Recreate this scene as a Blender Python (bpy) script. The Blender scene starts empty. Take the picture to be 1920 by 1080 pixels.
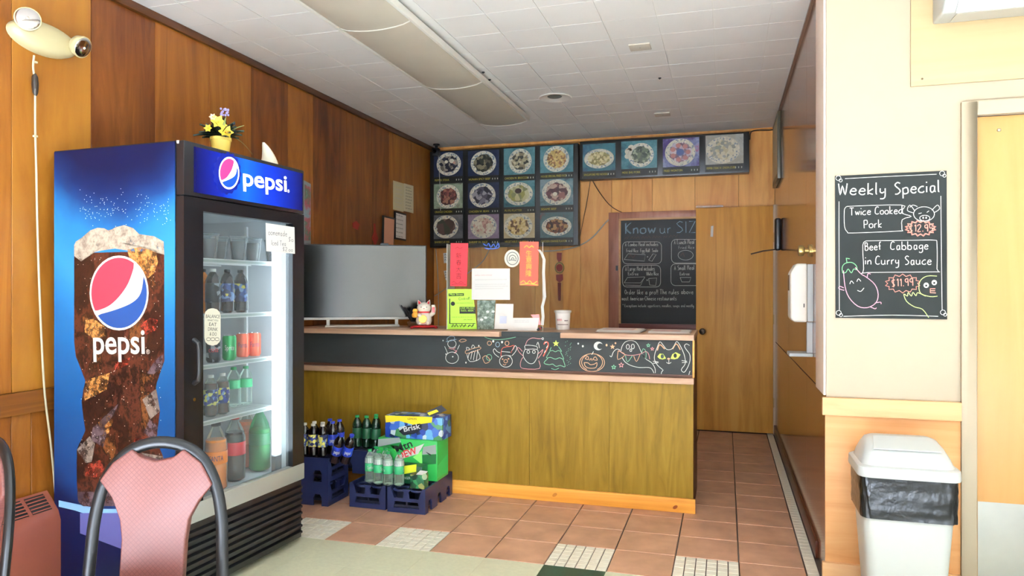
import bpy, bmesh, math, random
from mathutils import Matrix, Vector
random.seed(7)
SC = bpy.context.scene
COL = SC.collection

# ---------------------------------------------------------------- camera
F_PX, CX, CY, CAM_H = 1339.0, 960.0, 543.0, 1.36
YAW = math.atan2(1360 - 960, F_PX)
cam_d = bpy.data.cameras.new('camera')
cam_d.sensor_width = 36.0
cam_d.lens = 36.0 * F_PX / 1920
cam_d.shift_y = (CY - 540) / 1920
cam_d.clip_start = 0.05
cam = bpy.data.objects.new('camera', cam_d)
COL.objects.link(cam)
cam.location = (0, 0, CAM_H)
cam.rotation_euler = (math.pi / 2, 0, YAW)
SC.camera = cam

# ---------------------------------------------------------------- daylight
world = bpy.data.worlds.new('overcast_sky')
SC.world = world
world.use_nodes = True
bg = world.node_tree.nodes['Background']
bg.inputs[0].default_value = (0.80, 0.95, 1.15, 1)
bg.inputs[1].default_value = 1.6


def portal(name, loc, rot, sx, sy):
    d = bpy.data.lights.new(name, 'AREA')
    d.shape = 'RECTANGLE'
    d.size, d.size_y = sx, sy
    d.cycles.is_portal = True
    o = bpy.data.objects.new(name, d)
    o.location = loc
    o.rotation_euler = rot
    COL.objects.link(o)


# storefront glazing behind the camera
FW = dict(x0=-2.85, x1=1.7, z0=0.12, z1=2.75, y=-3.6)
portal('storefront_daylight', ((FW['x0'] + FW['x1']) / 2, FW['y'] - .05, (FW['z0'] + FW['z1']) / 2), (math.pi / 2, 0, 0), FW['x1'] - FW['x0'], FW['z1'] - FW['z0'])
sun_d = bpy.data.lights.new('sun', 'SUN')
sun_d.energy = 125.0
sun_d.angle = .02
sun_d.color = (.83, .95, 1.16)
sun = bpy.data.objects.new('sun', sun_d)
sun.rotation_euler = (math.radians(57.5), 0, math.radians(-4))
COL.objects.link(sun)

vs = SC.view_settings
vs.view_transform = 'Standard'
vs.look = 'None'
vs.exposure = 0.38
vs.gamma = 1.0
vs.use_curve_mapping = False
SC.cycles.use_denoising = True
SC.cycles.sample_clamp_indirect = 8.0
SC.cycles.diffuse_bounces = 8

# ---------------------------------------------------------------- pixel -> place
VF = Vector((-math.sin(YAW), math.cos(YAW), 0))
VR = Vector((math.cos(YAW), math.sin(YAW), 0))
CAMP = Vector((0, 0, CAM_H))


def ray(u, v):
    return VF + VR * ((u - CX) / F_PX) - Vector((0, 0, (v - CY) / F_PX))


class Plane:
    """a real surface: point, outward normal, horizontal axis"""
    def __init__(s, p, n):
        s.p = Vector(p)
        s.n = Vector(n).normalized()
        s.ex = Vector((0, 0, 1)).cross(s.n)
        if s.ex.length < 1e-4:
            s.ex = Vector((1, 0, 0))
        s.ex.normalize()
        s.ey = s.n.cross(s.ex)

    def at(s, u, v, off=0.0):
        d = ray(u, v)
        t = (s.p + s.n * off - CAMP).dot(s.n) / d.dot(s.n)
        return CAMP + d * t

    def many(s, pts, off=0.0):
        return [s.at(u, v, off) for u, v in pts]


XL, XR, YB, YC, ZC = -3.04, 0.45, 7.2, 3.6, 2.9
P_LEFT = Plane((XL, 0, 0), (1, 0, 0))
P_BACK = Plane((0, YB, 0), (0, -1, 0))
P_RIGHT = Plane((XR, 0, 0), (-1, 0, 0))
P_CREAM = Plane((0, YC, 0), (0, -1, 0))
P_CEIL = Plane((0, 0, ZC), (0, 0, -1))
P_FLOOR = Plane((0, 0, 0), (0, 0, 1))


def ZM(ox, oy, sc, pts):
    return [(ox + a / sc, oy + b / sc) for a, b in pts]


# ---------------------------------------------------------------- mesh building
class MB:
    def __init__(s):
        s.v, s.f, s.marks = [], [], []

    def add(s, vs_, fs):
        k = len(s.v)
        s.v += [Vector(p) for p in vs_]
        s.f += [tuple(i + k for i in f) for f in fs]
        return s

    def box(s, x0, x1, y0, y1, z0, z1):
        return s.add([(x0, y0, z0), (x1, y0, z0), (x1, y1, z0), (x0, y1, z0),
                      (x0, y0, z1), (x1, y0, z1), (x1, y1, z1), (x0, y1, z1)],
                     [(3, 2, 1, 0), (4, 5, 6, 7), (0, 1, 5, 4), (1, 2, 6, 5), (2, 3, 7, 6), (3, 0, 4, 7)])

    def poly(s, pts):
        return s.add(pts, [tuple(range(len(pts)))])

    def prism(s, pts, vec):
        n = len(pts)
        vec = Vector(vec)
        top = [Vector(p) + vec for p in pts]
        return s.add(list(pts) + top, [tuple(range(n))[::-1], tuple(range(n, 2 * n))] +
                     [(i, (i + 1) % n, n + (i + 1) % n, n + i) for i in range(n)])

    def lathe(s, prof, n=20, c=(0, 0, 0), M=None, sx=1, sy=1):
        c = Vector(c)
        vs_, fs = [], []
        for r, z in prof:
            for k in range(n):
                a = 2 * math.pi * k / n
                p = Vector((r * math.cos(a) * sx, r * math.sin(a) * sy, z))
                vs_.append((M @ p if M else p) + c)
        m = len(prof)
        for i in range(m - 1):
            for k in range(n):
                fs.append((i * n + k, i * n + (k + 1) % n, (i + 1) * n + (k + 1) % n, (i + 1) * n + k))
        if prof[0][0] > 1e-5:
            fs.append(tuple(range(n))[::-1])
        if prof[-1][0] > 1e-5:
            fs.append(tuple((m - 1) * n + k for k in range(n)))
        return s.add(vs_, fs)

    def ball(s, c, rad, n=16, m=10, M=None):
        pr = [(math.sin(math.pi * i / m), -math.cos(math.pi * i / m)) for i in range(m + 1)]
        pr[0] = (1e-6, -1)
        pr[-1] = (1e-6, 1)
        D = Matrix.Diagonal(Vector(rad)).to_3x3()
        if M:
            D = M @ D
        return s.lathe(pr, n, c, D)

    def tube(s, pts, r, n=8, closed=False, ry=None):
        pts = [Vector(p) for p in pts]
        m = len(pts)
        rr = r if isinstance(r, (list, tuple)) else [r] * m
        vs_, fs = [], []
        up = None
        for i, p in enumerate(pts):
            a = pts[i - 1] if (i or closed) else p
            b = pts[(i + 1) % m] if (i < m - 1 or closed) else p
            t = (b - a).normalized()
            if up is None:
                up = Vector((0, 0, 1)) if abs(t.z) < .9 else Vector((0, 1, 0))
            x = up.cross(t)
            if x.length < 1e-4:
                x = Vector((1, 0, 0)).cross(t)
            x.normalize()
            y = t.cross(x)
            up = y
            for k in range(n):
                an = 2 * math.pi * k / n
                vs_.append(p + x * rr[i] * math.cos(an) + y * (ry if ry else rr[i]) * math.sin(an))
        for i in range(m if closed else m - 1):
            j = (i + 1) % m
            for k in range(n):
                fs.append((i * n + k, i * n + (k + 1) % n, j * n + (k + 1) % n, j * n + k))
        if not closed:
            fs.append(tuple(range(n))[::-1])
            fs.append(tuple((m - 1) * n + k for k in range(n)))
        return s.add(vs_, fs)

    def ribbon(s, pts, w, nrm):
        pts = [Vector(p) for p in pts]
        m = len(pts)
        vs_ = []
        for i, p in enumerate(pts):
            t = pts[min(i + 1, m - 1)] - pts[max(i - 1, 0)]
            if t.length < 1e-7:
                t = Vector((0, 0, 1))
            x = nrm.cross(t).normalized() * (w / 2)
            vs_ += [p + x, p - x]
        return s.add(vs_, [(2 * i, 2 * i + 1, 2 * i + 3, 2 * i + 2) for i in range(m - 1)])

    def xf(s, M):
        s.v = [M @ p for p in s.v]
        return s


WM = {}     # world matrix of each object built here


def tag(o, label, cat, group=None, kind=None):
    if label:
        o['label'] = label
    if cat:
        o['category'] = cat
    if group:
        o['group'] = group
    if kind:
        o['kind'] = kind
    return o


def thing(name, label, cat, loc=(0, 0, 0), rz=0.0, group=None):
    o = bpy.data.objects.new(name, None)
    o.empty_display_size = 0.05
    COL.objects.link(o)
    o.location = loc
    o.rotation_euler = (0, 0, rz)
    WM[o.name] = Matrix.Translation(Vector(loc)) @ Matrix.Rotation(rz, 4, 'Z')
    return tag(o, label, cat, group)


def build(name, mb, mat, parent=None, local=False, bevel=0.0, smooth=False, seg=2, sub=0, solid=0.0):
    """one mesh object; vertices are world coordinates unless local"""
    vs_ = mb.v
    if parent is not None:
        M = WM[parent.name]
        if not local:
            I = M.inverted()
            vs_ = [I @ p for p in vs_]
        base = Matrix.Identity(4)
    else:
        xs = [p.x for p in vs_]
        ys = [p.y for p in vs_]
        zs = [p.z for p in vs_]
        c = Vector(((min(xs) + max(xs)) / 2, (min(ys) + max(ys)) / 2, min(zs)))
        vs_ = [p - c for p in vs_]
        base = Matrix.Translation(c)
        M = base
    me = bpy.data.meshes.new(name)
    me.from_pydata([tuple(p) for p in vs_], [], mb.f)
    if bevel or mb.__dict__.get('fixn', True):
        bm = bmesh.new()
        bm.from_mesh(me)
        if bevel:
            bmesh.ops.remove_doubles(bm, verts=bm.verts, dist=1e-5)
            es = [e for e in bm.edges if len(e.link_faces) == 2 and e.calc_face_angle(0) > .5]
            bmesh.ops.bevel(bm, geom=es, offset=bevel, segments=seg, affect='EDGES', profile=.6, clamp_overlap=True)
        bmesh.ops.recalc_face_normals(bm, faces=bm.faces)
        bm.to_mesh(me)
        bm.free()
    if mat is not None:
        me.materials.append(mat)
    if smooth or bevel:
        for p in me.polygons:
            p.use_smooth = True
        me.set_sharp_from_angle(angle=math.radians(38))
    o = bpy.data.objects.new(name, me)
    COL.objects.link(o)
    if parent is not None:
        o.parent = parent
    else:
        o.matrix_basis = base
    WM[o.name] = M
    if sub:
        md = o.modifiers.new('subdivision', 'SUBSURF')
        md.levels = md.render_levels = sub
    return o


def decal(name, mb, mat, parent):
    """flat print; every line of writing becomes a part of its own"""
    mb.fixn = False
    cuts = sorted(set([(0, 0)] + mb.marks)) + [(len(mb.v), len(mb.f))]
    o = None
    for (v0, f0), (v1, f1) in zip(cuts[:-1], cuts[1:]):
        if v1 > v0:
            q = MB()
            q.v = mb.v[v0:v1]
            q.f = [tuple(i - v0 for i in f) for f in mb.f[f0:f1]]
            q.fixn = False
            o = build(name, q, mat, parent)
    return o


def copy_tree(o, parent=None, loc=None, rz=None, label=None, rot=None):
    c = o.copy()
    COL.objects.link(c)
    if parent is not None:
        c.parent = parent
    if loc is not None:
        c.location = loc
    if rz is not None:
        c.rotation_euler = (0, 0, rz)
    if rot is not None:
        c.rotation_euler = rot
    if label:
        c['label'] = label
    for ch in o.children:
        copy_tree(ch, c)
    return c


# ---------------------------------------------------------------- materials
def lin(c):
    if isinstance(c, str):
        c = [int(c[i:i + 2], 16) / 255 for i in (0, 2, 4)]
    return tuple(x / 12.92 if x <= .04045 else ((x + .055) / 1.055) ** 2.4 for x in c) + (1,)


MC = {}


def mat(name, col, rough=.55, metal=0.0, spec=.5, emit=0.0, noise=0.0, nscale=30, bump=0.0, bscale=200, coat=0.0, alpha=1.0, trans=0.0):
    if name in MC:
        return MC[name]
    m = bpy.data.materials.new(name)
    m.use_nodes = True
    nt = m.node_tree
    b = nt.nodes['Principled BSDF']
    c = lin(col)
    b.inputs['Base Color'].default_value = c
    b.inputs['Roughness'].default_value = rough
    b.inputs['Metallic'].default_value = metal
    b.inputs['Specular IOR Level'].default_value = spec
    b.inputs['Coat Weight'].default_value = coat
    b.inputs['Coat Roughness'].default_value = .08
    b.inputs['Transmission Weight'].default_value = trans
    b.inputs['Alpha'].default_value = alpha
    if emit:
        b.inputs['Emission Color'].default_value = c
        b.inputs['Emission Strength'].default_value = emit
    tc = nt.nodes.new('ShaderNodeTexCoord')
    if noise:
        n = nt.nodes.new('ShaderNodeTexNoise')
        n.inputs['Scale'].default_value = nscale
        n.inputs['Detail'].default_value = 5
        oi = nt.nodes.new('ShaderNodeObjectInfo')
        ad = nt.nodes.new('ShaderNodeVectorMath')
        ad.operation = 'MULTIPLY_ADD'
        ad.inputs[1].default_value = (1, 1, 1)
        mu = nt.nodes.new('ShaderNodeMath')
        mu.operation = 'MULTIPLY'
        mu.inputs[1].default_value = 37.0
        nt.links.new(oi.outputs['Random'], mu.inputs[0])
        nt.links.new(tc.outputs['Object'], ad.inputs[0])
        nt.links.new(mu.outputs[0], ad.inputs[2])
        nt.links.new(ad.outputs[0], n.inputs['Vector'])
        r = nt.nodes.new('ShaderNodeValToRGB')
        r.color_ramp.elements[0].position = .3
        r.color_ramp.elements[1].position = .7
        r.color_ramp.elements[0].color = tuple(x * (1 - noise) for x in c[:3]) + (1,)
        r.color_ramp.elements[1].color = tuple(min(1, x * (1 + noise)) for x in c[:3]) + (1,)
        nt.links.new(n.outputs['Fac'], r.inputs[0])
        nt.links.new(r.outputs[0], b.inputs['Base Color'])
    if bump:
        n2 = nt.nodes.new('ShaderNodeTexNoise')
        n2.inputs['Scale'].default_value = bscale
        bp = nt.nodes.new('ShaderNodeBump')
        bp.inputs['Strength'].default_value = bump
        bp.inputs['Distance'].default_value = .003
        nt.links.new(tc.outputs['Object'], n2.inputs['Vector'])
        nt.links.new(n2.outputs['Fac'], bp.inputs['Height'])
        nt.links.new(bp.outputs[0], b.inputs['Normal'])
    MC[name] = m
    return m


def wood(name, cols, axis='Z', rough=.4, scale=1.0, vary=.25, coat=0.0, stretch=14, dist=1.2, spec=.3):
    """stained timber: stretched noise along the grain, tone varying board by board"""
    if name in MC:
        return MC[name]
    m = bpy.data.materials.new(name)
    m.use_nodes = True
    nt = m.node_tree
    L = nt.links.new
    b = nt.nodes['Principled BSDF']
    b.inputs['Roughness'].default_value = rough
    b.inputs['Specular IOR Level'].default_value = spec
    b.inputs['Coat Weight'].default_value = coat
    b.inputs['Coat Roughness'].default_value = .12
    tc = nt.nodes.new('ShaderNodeTexCoord')
    oi = nt.nodes.new('ShaderNodeObjectInfo')
    mu = nt.nodes.new('ShaderNodeMath')
    mu.operation = 'MULTIPLY'
    mu.inputs[1].default_value = 53.0
    L(oi.outputs['Random'], mu.inputs[0])
    ad = nt.nodes.new('ShaderNodeVectorMath')
    ad.operation = 'ADD'
    L(tc.outputs['Object'], ad.inputs[0])
    L(mu.outputs[0], ad.inputs[1])
    mp = nt.nodes.new('ShaderNodeMapping')
    s = {'X': (1, stretch, stretch), 'Y': (stretch, 1, stretch), 'Z': (stretch, stretch, 1)}[axis]
    mp.inputs['Scale'].default_value = tuple(q * scale for q in s)
    L(ad.outputs[0], mp.inputs[0])
    n = nt.nodes.new('ShaderNodeTexNoise')
    n.inputs['Scale'].default_value = .9
    n.inputs['Detail'].default_value = 7
    n.inputs['Roughness'].default_value = .62
    n.inputs['Distortion'].default_value = dist
    L(mp.outputs[0], n.inputs['Vector'])
    n3 = nt.nodes.new('ShaderNodeTexNoise')          # slow figure across the board
    n3.inputs['Scale'].default_value = 1.6
    n3.inputs['Detail'].default_value = 2
    L(ad.outputs[0], n3.inputs['Vector'])
    mx = nt.nodes.new('ShaderNodeMath')
    mx.operation = 'MULTIPLY_ADD'
    mx.inputs[1].default_value = .35
    L(n3.outputs['Fac'], mx.inputs[0])
    m2 = nt.nodes.new('ShaderNodeMath')
    m2.operation = 'MULTIPLY_ADD'
    m2.inputs[1].default_value = .8
    m2.inputs[2].default_value = -.08
    L(n.outputs['Fac'], m2.inputs[0])
    L(m2.outputs[0], mx.inputs[2])
    r = nt.nodes.new('ShaderNodeValToRGB')
    el = r.color_ramp.elements
    while len(el) < len(cols):
        el.new(.5)
    for i, c in enumerate(cols):
        el[i].position = .3 + .42 * i / (len(cols) - 1)
        el[i].color = lin(c)
    L(mx.outputs[0], r.inputs[0])
    hv = nt.nodes.new('ShaderNodeHueSaturation')
    mr = nt.nodes.new('ShaderNodeMapRange')
    mr.inputs['To Min'].default_value = 1 - vary
    mr.inputs['To Max'].default_value = 1 + vary
    L(oi.outputs['Random'], mr.inputs[0])
    L(mr.outputs[0], hv.inputs['Value'])
    mh = nt.nodes.new('ShaderNodeMapRange')
    mh.inputs['To Min'].default_value = .5 - vary * .05
    mh.inputs['To Max'].default_value = .5 + vary * .03
    L(oi.outputs['Random'], mh.inputs[0])
    L(mh.outputs[0], hv.inputs['Hue'])
    L(r.outputs[0], hv.inputs['Color'])
    L(hv.outputs[0], b.inputs['Base Color'])
    bp = nt.nodes.new('ShaderNodeBump')
    bp.inputs['Strength'].default_value = .12
    bp.inputs['Distance'].default_value = .002
    L(n.outputs['Fac'], bp.inputs['Height'])
    L(bp.outputs[0], b.inputs['Normal'])
    MC[name] = m
    return m


def ramp_mat(name, stops, axis='Z', lo=0.0, hi=1.0, rough=.3, emit=0.0, noise=0.0):
    """flat print whose ink runs through colours along one axis of the object"""
    m = bpy.data.materials.new(name)
    m.use_nodes = True
    nt = m.node_tree
    L = nt.links.new
    b = nt.nodes['Principled BSDF']
    b.inputs['Roughness'].default_value = rough
    tc = nt.nodes.new('ShaderNodeTexCoord')
    sp = nt.nodes.new('ShaderNodeSeparateXYZ')
    L(tc.outputs['Object'], sp.inputs[0])
    mr = nt.nodes.new('ShaderNodeMapRange')
    mr.inputs['From Min'].default_value = lo
    mr.inputs['From Max'].default_value = hi
    if noise:
        n = nt.nodes.new('ShaderNodeTexNoise')
        n.inputs['Scale'].default_value = 5
        n.inputs['Detail'].default_value = 4
        L(tc.outputs['Object'], n.inputs['Vector'])
        ma = nt.nodes.new('ShaderNodeMath')
        ma.operation = 'MULTIPLY_ADD'
        ma.inputs[1].default_value = noise
        L(n.outputs['Fac'], ma.inputs[0])
        L(sp.outputs[axis], ma.inputs[2])
        L(ma.outputs[0], mr.inputs[0])
    else:
        L(sp.outputs[axis], mr.inputs[0])
    r = nt.nodes.new('ShaderNodeValToRGB')
    el = r.color_ramp.elements
    while len(el) < len(stops):
        el.new(.5)
    for i, (p, c) in enumerate(stops):
        el[i].position = p
        el[i].color = lin(c)
    L(mr.outputs[0], r.inputs[0])
    L(r.outputs[0], b.inputs['Base Color'])
    if emit:
        L(r.outputs[0], b.inputs['Emission Color'])
        b.inputs['Emission Strength'].default_value = emit
    return m


def blotch(name, cols, scale=60, rough=.4, kind='VORONOI', stretch=(1, 1, 1), broken=0.0):
    """printed picture of many small coloured bits"""
    if name in MC:
        return MC[name]
    m = bpy.data.materials.new(name)
    m.use_nodes = True
    nt = m.node_tree
    L = nt.links.new
    b = nt.nodes['Principled BSDF']
    b.inputs['Roughness'].default_value = rough
    tc = nt.nodes.new('ShaderNodeTexCoord')
    oi = nt.nodes.new('ShaderNodeObjectInfo')
    mu = nt.nodes.new('ShaderNodeMath')
    mu.operation = 'MULTIPLY'
    mu.inputs[1].default_value = 19.0
    L(oi.outputs['Random'], mu.inputs[0])
    ad = nt.nodes.new('ShaderNodeVectorMath')
    ad.operation = 'ADD'
    L(tc.outputs['Object'], ad.inputs[0])
    L(mu.outputs[0], ad.inputs[1])
    mp = nt.nodes.new('ShaderNodeMapping')
    mp.inputs['Scale'].default_value = stretch
    L(ad.outputs[0], mp.inputs[0])
    if kind == 'VORONOI':
        n = nt.nodes.new('ShaderNodeTexVoronoi')
        n.inputs['Scale'].default_value = scale
        L(mp.outputs[0], n.inputs['Vector'])
        sep = nt.nodes.new('ShaderNodeSeparateColor')
        L(n.outputs['Color'], sep.inputs[0])
        src = sep.outputs[0]
    else:
        n = nt.nodes.new('ShaderNodeTexNoise')
        n.inputs['Scale'].default_value = scale
        n.inputs['Detail'].default_value = 6
        n.inputs['Roughness'].default_value = .7
        L(mp.outputs[0], n.inputs['Vector'])
        mr = nt.nodes.new('ShaderNodeMapRange')
        mr.inputs['From Min'].default_value = .28
        mr.inputs['From Max'].default_value = .72
        L(n.outputs['Fac'], mr.inputs[0])
        src = mr.outputs[0]
    r = nt.nodes.new('ShaderNodeValToRGB')
    el = r.color_ramp.elements
    r.color_ramp.interpolation = 'CONSTANT' if kind == 'VORONOI' else 'LINEAR'
    while len(el) < len(cols):
        el.new(.5)
    for i, c in enumerate(cols):
        el[i].position = i / len(cols) if kind == 'VORONOI' else i / (len(cols) - 1)
        el[i].color = lin(c)
    L(src, r.inputs[0])
    L(r.outputs[0], b.inputs['Base Color'])
    if broken:                                      # ink that breaks up into specks
        n2 = nt.nodes.new('ShaderNodeTexNoise')
        n2.inputs['Scale'].default_value = 26
        n2.inputs['Detail'].default_value = 6
        n2.inputs['Roughness'].default_value = .75
        L(ad.outputs[0], n2.inputs['Vector'])
        m2 = nt.nodes.new('ShaderNodeMapRange')
        m2.inputs['From Min'].default_value = broken - .06
        m2.inputs['From Max'].default_value = broken + .1
        L(n2.outputs['Fac'], m2.inputs[0])
        L(m2.outputs[0], b.inputs['Alpha'])
    MC[name] = m
    return m


def clear(name, tint='f4f8fa', tr=.88, rough=.03, ior=1.3):
    """clear plastic or glass sheet: mostly see-through, with a sheen"""
    if name in MC:
        return MC[name]
    m = bpy.data.materials.new(name)
    m.use_nodes = True
    nt = m.node_tree
    L = nt.links.new
    out = nt.nodes['Material Output']
    b = nt.nodes['Principled BSDF']
    b.inputs['Base Color'].default_value = lin(tint)
    b.inputs['Roughness'].default_value = rough
    t = nt.nodes.new('ShaderNodeBsdfTransparent')
    t.inputs[0].default_value = lin(tint)
    mx = nt.nodes.new('ShaderNodeMixShader')
    fr = nt.nodes.new('ShaderNodeFresnel')
    fr.inputs[0].default_value = ior
    mm = nt.nodes.new('ShaderNodeMath')
    mm.operation = 'ADD'
    mm.use_clamp = True
    mm.inputs[1].default_value = 1 - tr
    L(fr.outputs[0], mm.inputs[0])
    L(mm.outputs[0], mx.inputs[0])
    L(t.outputs[0], mx.inputs[1])
    L(b.outputs[0], mx.inputs[2])
    L(mx.outputs[0], out.inputs[0])
    MC[name] = m
    return m


# ---------------------------------------------------------------- lettering and chalk
_tc = {}


def text_geo(s):
    if s not in _tc:
        bold = s in ('pepsi', 'DEW', 'Brisk', 'Mtn')
        cu = bpy.data.curves.new('t', 'FONT')
        cu.body = s
        cu.resolution_u = 2 if not bold else 4
        cu.offset = .016 if bold else 0
        ob = bpy.data.objects.new('t', cu)
        COL.objects.link(ob)
        me = ob.to_mesh()
        vv = [v.co.copy() for v in me.vertices]
        ff = [tuple(p.vertices) for p in me.polygons]
        ob.to_mesh_clear()
        bpy.data.objects.remove(ob)
        bpy.data.curves.remove(cu)
        _tc[s] = (vv, ff)
    return _tc[s]


def lettering(mb, s, plane, L, R, hgt=None, off=.001, cap=.72):
    """printed text; L and R are the baseline ends; hgt (m) the cap height, by default in proportion"""
    vv, ff = text_geo(s)
    if not vv:
        return mb
    mb.marks.append((len(mb.v), len(mb.f)))
    x0 = min(p.x for p in vv)
    x1 = max(p.x for p in vv)
    a = plane.at(*L, off) if len(L) == 2 else Vector(L)
    b = plane.at(*R, off) if len(R) == 2 else Vector(R)
    d = b - a
    w = d.length
    k = w / (x1 - x0)
    ky = (hgt / cap) if hgt else k
    dx = d.normalized()
    dy = plane.n.cross(dx)
    if dy.z < 0 and abs(plane.n.z) < .5:
        dy = -dy
    return mb.add([a + dx * ((p.x - x0) * k) + dy * (p.y * ky) for p in vv], ff)


GL = {
 'a': "79 39 26 34 54 76|79 75 84", 'b': "1e 14|17 39 69 86 64 34 16", 'c': "79 49 17 15 34 64 75", 'd': "79 49 17 15 34 54 77|7e 75 84",
 'e': "17 77 69 39 16 34 64 75", 'f': "6e 4e 3c 34|19 59", 'g': "79 39 17 25 55 77|79 72 50 20 11", 'h': "1e 14|17 39 59 67 64",
 'i': "19 14|1c 1d", 'j': "39 31 10|3c 3d", 'k': "1e 14|69 16 64", 'l': "1e 15 24", 'm': "19 14|17 39 48 44|47 69 88 84",
 'n': "19 14|17 39 59 67 64", 'o': "49 18 15 34 54 75 78 59 49", 'p': "19 10|18 39 69 77 75 54 24 16", 'q': "79 39 17 25 55 77|79 70",
 'r': "19 14|17 39 59", 's': "69 39 18 37 56 65 44 14", 't': "3d 35 44 64|19 59", 'u': "19 15 34 54 76|79 75 84", 'v': "19 44 79",
 'w': "19 34 58 74 99", 'x': "19 74|79 14", 'y': "19 16 35 56|69 62 40 10", 'z': "19 79 14 74",
 'A': "14 4e 74|28 68", 'B': "1e 14|1e 5e 6c 5a 19|1a 69 76 54 14", 'C': "8d 5e 2c 17 25 54 85", 'D': "1e 14|1e 5e 7b 77 44 14",
 'E': "7e 1e 14 74|19 69", 'F': "7e 1e 14|19 69", 'I': "1e 14", 'K': "1e 14|7e 19 74", 'L': "1e 14 74", 'M': "14 2e 56 8e 94",
 'N': "14 1e 74 7e", 'O': "4e 1b 17 44 77 7b 4e", 'P': "1e 14|1e 6e 7b 69 19", 'R': "1e 14|1e 6e 7b 69 19|49 74",
 'S': "7d 4e 1c 3a 68 76 44 14", 'T': "0e 8e|4e 44", 'W': "0e 24 4c 74 9e", 'Z': "1e 7e 14 74", 'Y': "1e 49 7e|49 44",
 '1': "2c 4e 44", '2': "1c 3e 6e 7b 14 74", '9': "7b 59 2a 2d 5e 7d 74", '5': "7e 2e 29 69 76 44 14", '$': "7d 3d 1b 38 66 44 14|4f 43",
 '.': "24 25", ',': "25 13", '!': "2e 27|24 25", '-': "18 58", "'": "1e 1c", '+': "1a 7a|4d 47", '*': "1b 5e|1e 5b", '(': "4e 1b 17 34", ')': "1e 4b 47 24",
}


def smooth_line(p, n=3):
    if len(p) < 3 or n < 2:
        return p
    out = []
    q = [p[0]] + list(p) + [p[-1]]
    for i in range(1, len(q) - 2):
        a, b, c, d = [Vector((x[0], x[1])) for x in q[i - 1:i + 3]]
        for k in range(n):
            t = k / n
            out.append(tuple(.5 * ((2 * b) + (c - a) * t + (2 * a - 5 * b + 4 * c - d) * t * t + (3 * b - a - 3 * c + d) * t ** 3)))
    out.append(tuple(p[-1]))
    return out


def hand(mb, s, plane, L, R, cap, w, off=.0012, n=3, jit=.25):
    """handwriting: strokes between baseline ends L and R (pixels), cap height and pen width in m"""
    mb.marks.append((len(mb.v), len(mb.f)))
    adv, strokes = 0.0, []
    for ch in s:
        if ch == ' ':
            adv += 6
            continue
        g = GL.get(ch) or GL.get(ch.upper()) or GL['o']
        mx = 0
        jy = random.uniform(-jit, jit)
        for st in g.split('|'):
            pts = [(int(q[0], 16), int(q[1], 16) - 4) for q in st.split()]
            mx = max(mx, max(a for a, _ in pts))
            strokes.append([(adv + a, b_ + jy) for a, b_ in smooth_line(pts, n)])
        adv += mx + 2.2
    a = plane.at(*L, off)
    b = plane.at(*R, off)
    d = b - a
    dx = d.normalized()
    dy = plane.n.cross(dx)
    if dy.z < 0:
        dy = -dy
    k = d.length / max(adv - 2, 1)
    for st in strokes:
        mb.ribbon([a + dx * (x * k) + dy * (y * cap / 10) for x, y in st], w, plane.n)
    return mb


def chalk(mb, plane, lines, w, off=.0012, n=3):
    for ln in lines:
        mb.ribbon(plane.many(smooth_line(ln, n), off), w, plane.n)
    return mb


def scrawl(mb, plane, L, R, h, off=.0012, w=None):
    """a line of print too small to read"""
    a, b = plane.at(*L, off), plane.at(*R, off)
    d = b - a
    up = Vector((0, 0, 1))
    x = 0.0
    rn = random.Random(int(L[0] * 7 + L[1] * 13))
    while x < d.length - h:
        ww = min(rn.uniform(h * 1.2, h * 4), d.length - x)
        k = max(3, int(ww / (h * .45)))
        mb.ribbon([a + d.normalized() * (x + ww * i / k) + up * (h * (.15 + .75 * (i % 2)) * rn.uniform(.7, 1.1)) for i in range(k + 1)], w or h * .24, plane.n)
        x += ww + h * .7
    return mb


def ell(cx, cy, rx, ry, n=20, a0=0, a1=360, rot=0):
    o = []
    c, s = math.cos(math.radians(rot)), math.sin(math.radians(rot))
    for i in range(n + 1):
        a = math.radians(a0 + (a1 - a0) * i / n)
        x, y = rx * math.cos(a), ry * math.sin(a)
        o.append((cx + x * c - y * s, cy + x * s + y * c))
    return o


def rrect(x0, y0, x1, y1, r):
    o = []
    for cx, cy, a in ((x1 - r, y1 - r, 0), (x0 + r, y1 - r, 90), (x0 + r, y0 + r, 180), (x1 - r, y0 + r, 270)):
        for i in range(4):
            t = math.radians(a + 30 * i)
            o.append((cx + r * math.cos(t), cy + r * math.sin(t)))
    return o + [o[0]]


def star(cx, cy, r, k=5, ir=.42, rot=-90):
    o = []
    for i in range(2 * k):
        a = math.radians(rot + 180 * i / k)
        q = r if i % 2 == 0 else r * ir
        o.append((cx + q * math.cos(a), cy + q * math.sin(a)))
    return o + [o[0]]


def fan(mb, plane, pts, off=.001):
    """filled flat shape"""
    P = plane.many(pts, off)
    c = sum(P, Vector()) / len(P)
    n = len(P)
    return mb.add(P + [c], [(i, (i + 1) % n, n) for i in range(n)])


def sheet(name, plane, q, th, m, parent=None, off=.0005, bevel=0.0):
    """thin card: four pixel corners on a plane, real thickness outward"""
    mb = MB().prism(plane.many(q, off), plane.n * th)
    return build(name, mb, m, parent, bevel=bevel)


WHITE = mat('white_chalk', 'e8e8e0', .9)
INK = mat('black_ink', '1c1c1c', .6)
PAPER = mat('white_paper', 'f2f0ec', .7)
BLACKP = mat('black_plastic', '17181b', .35)
BLACKF = mat('black_frame', '151412', .4)
CHROME = mat('chrome', 'd8d8d8', .12, 1.0)
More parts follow.
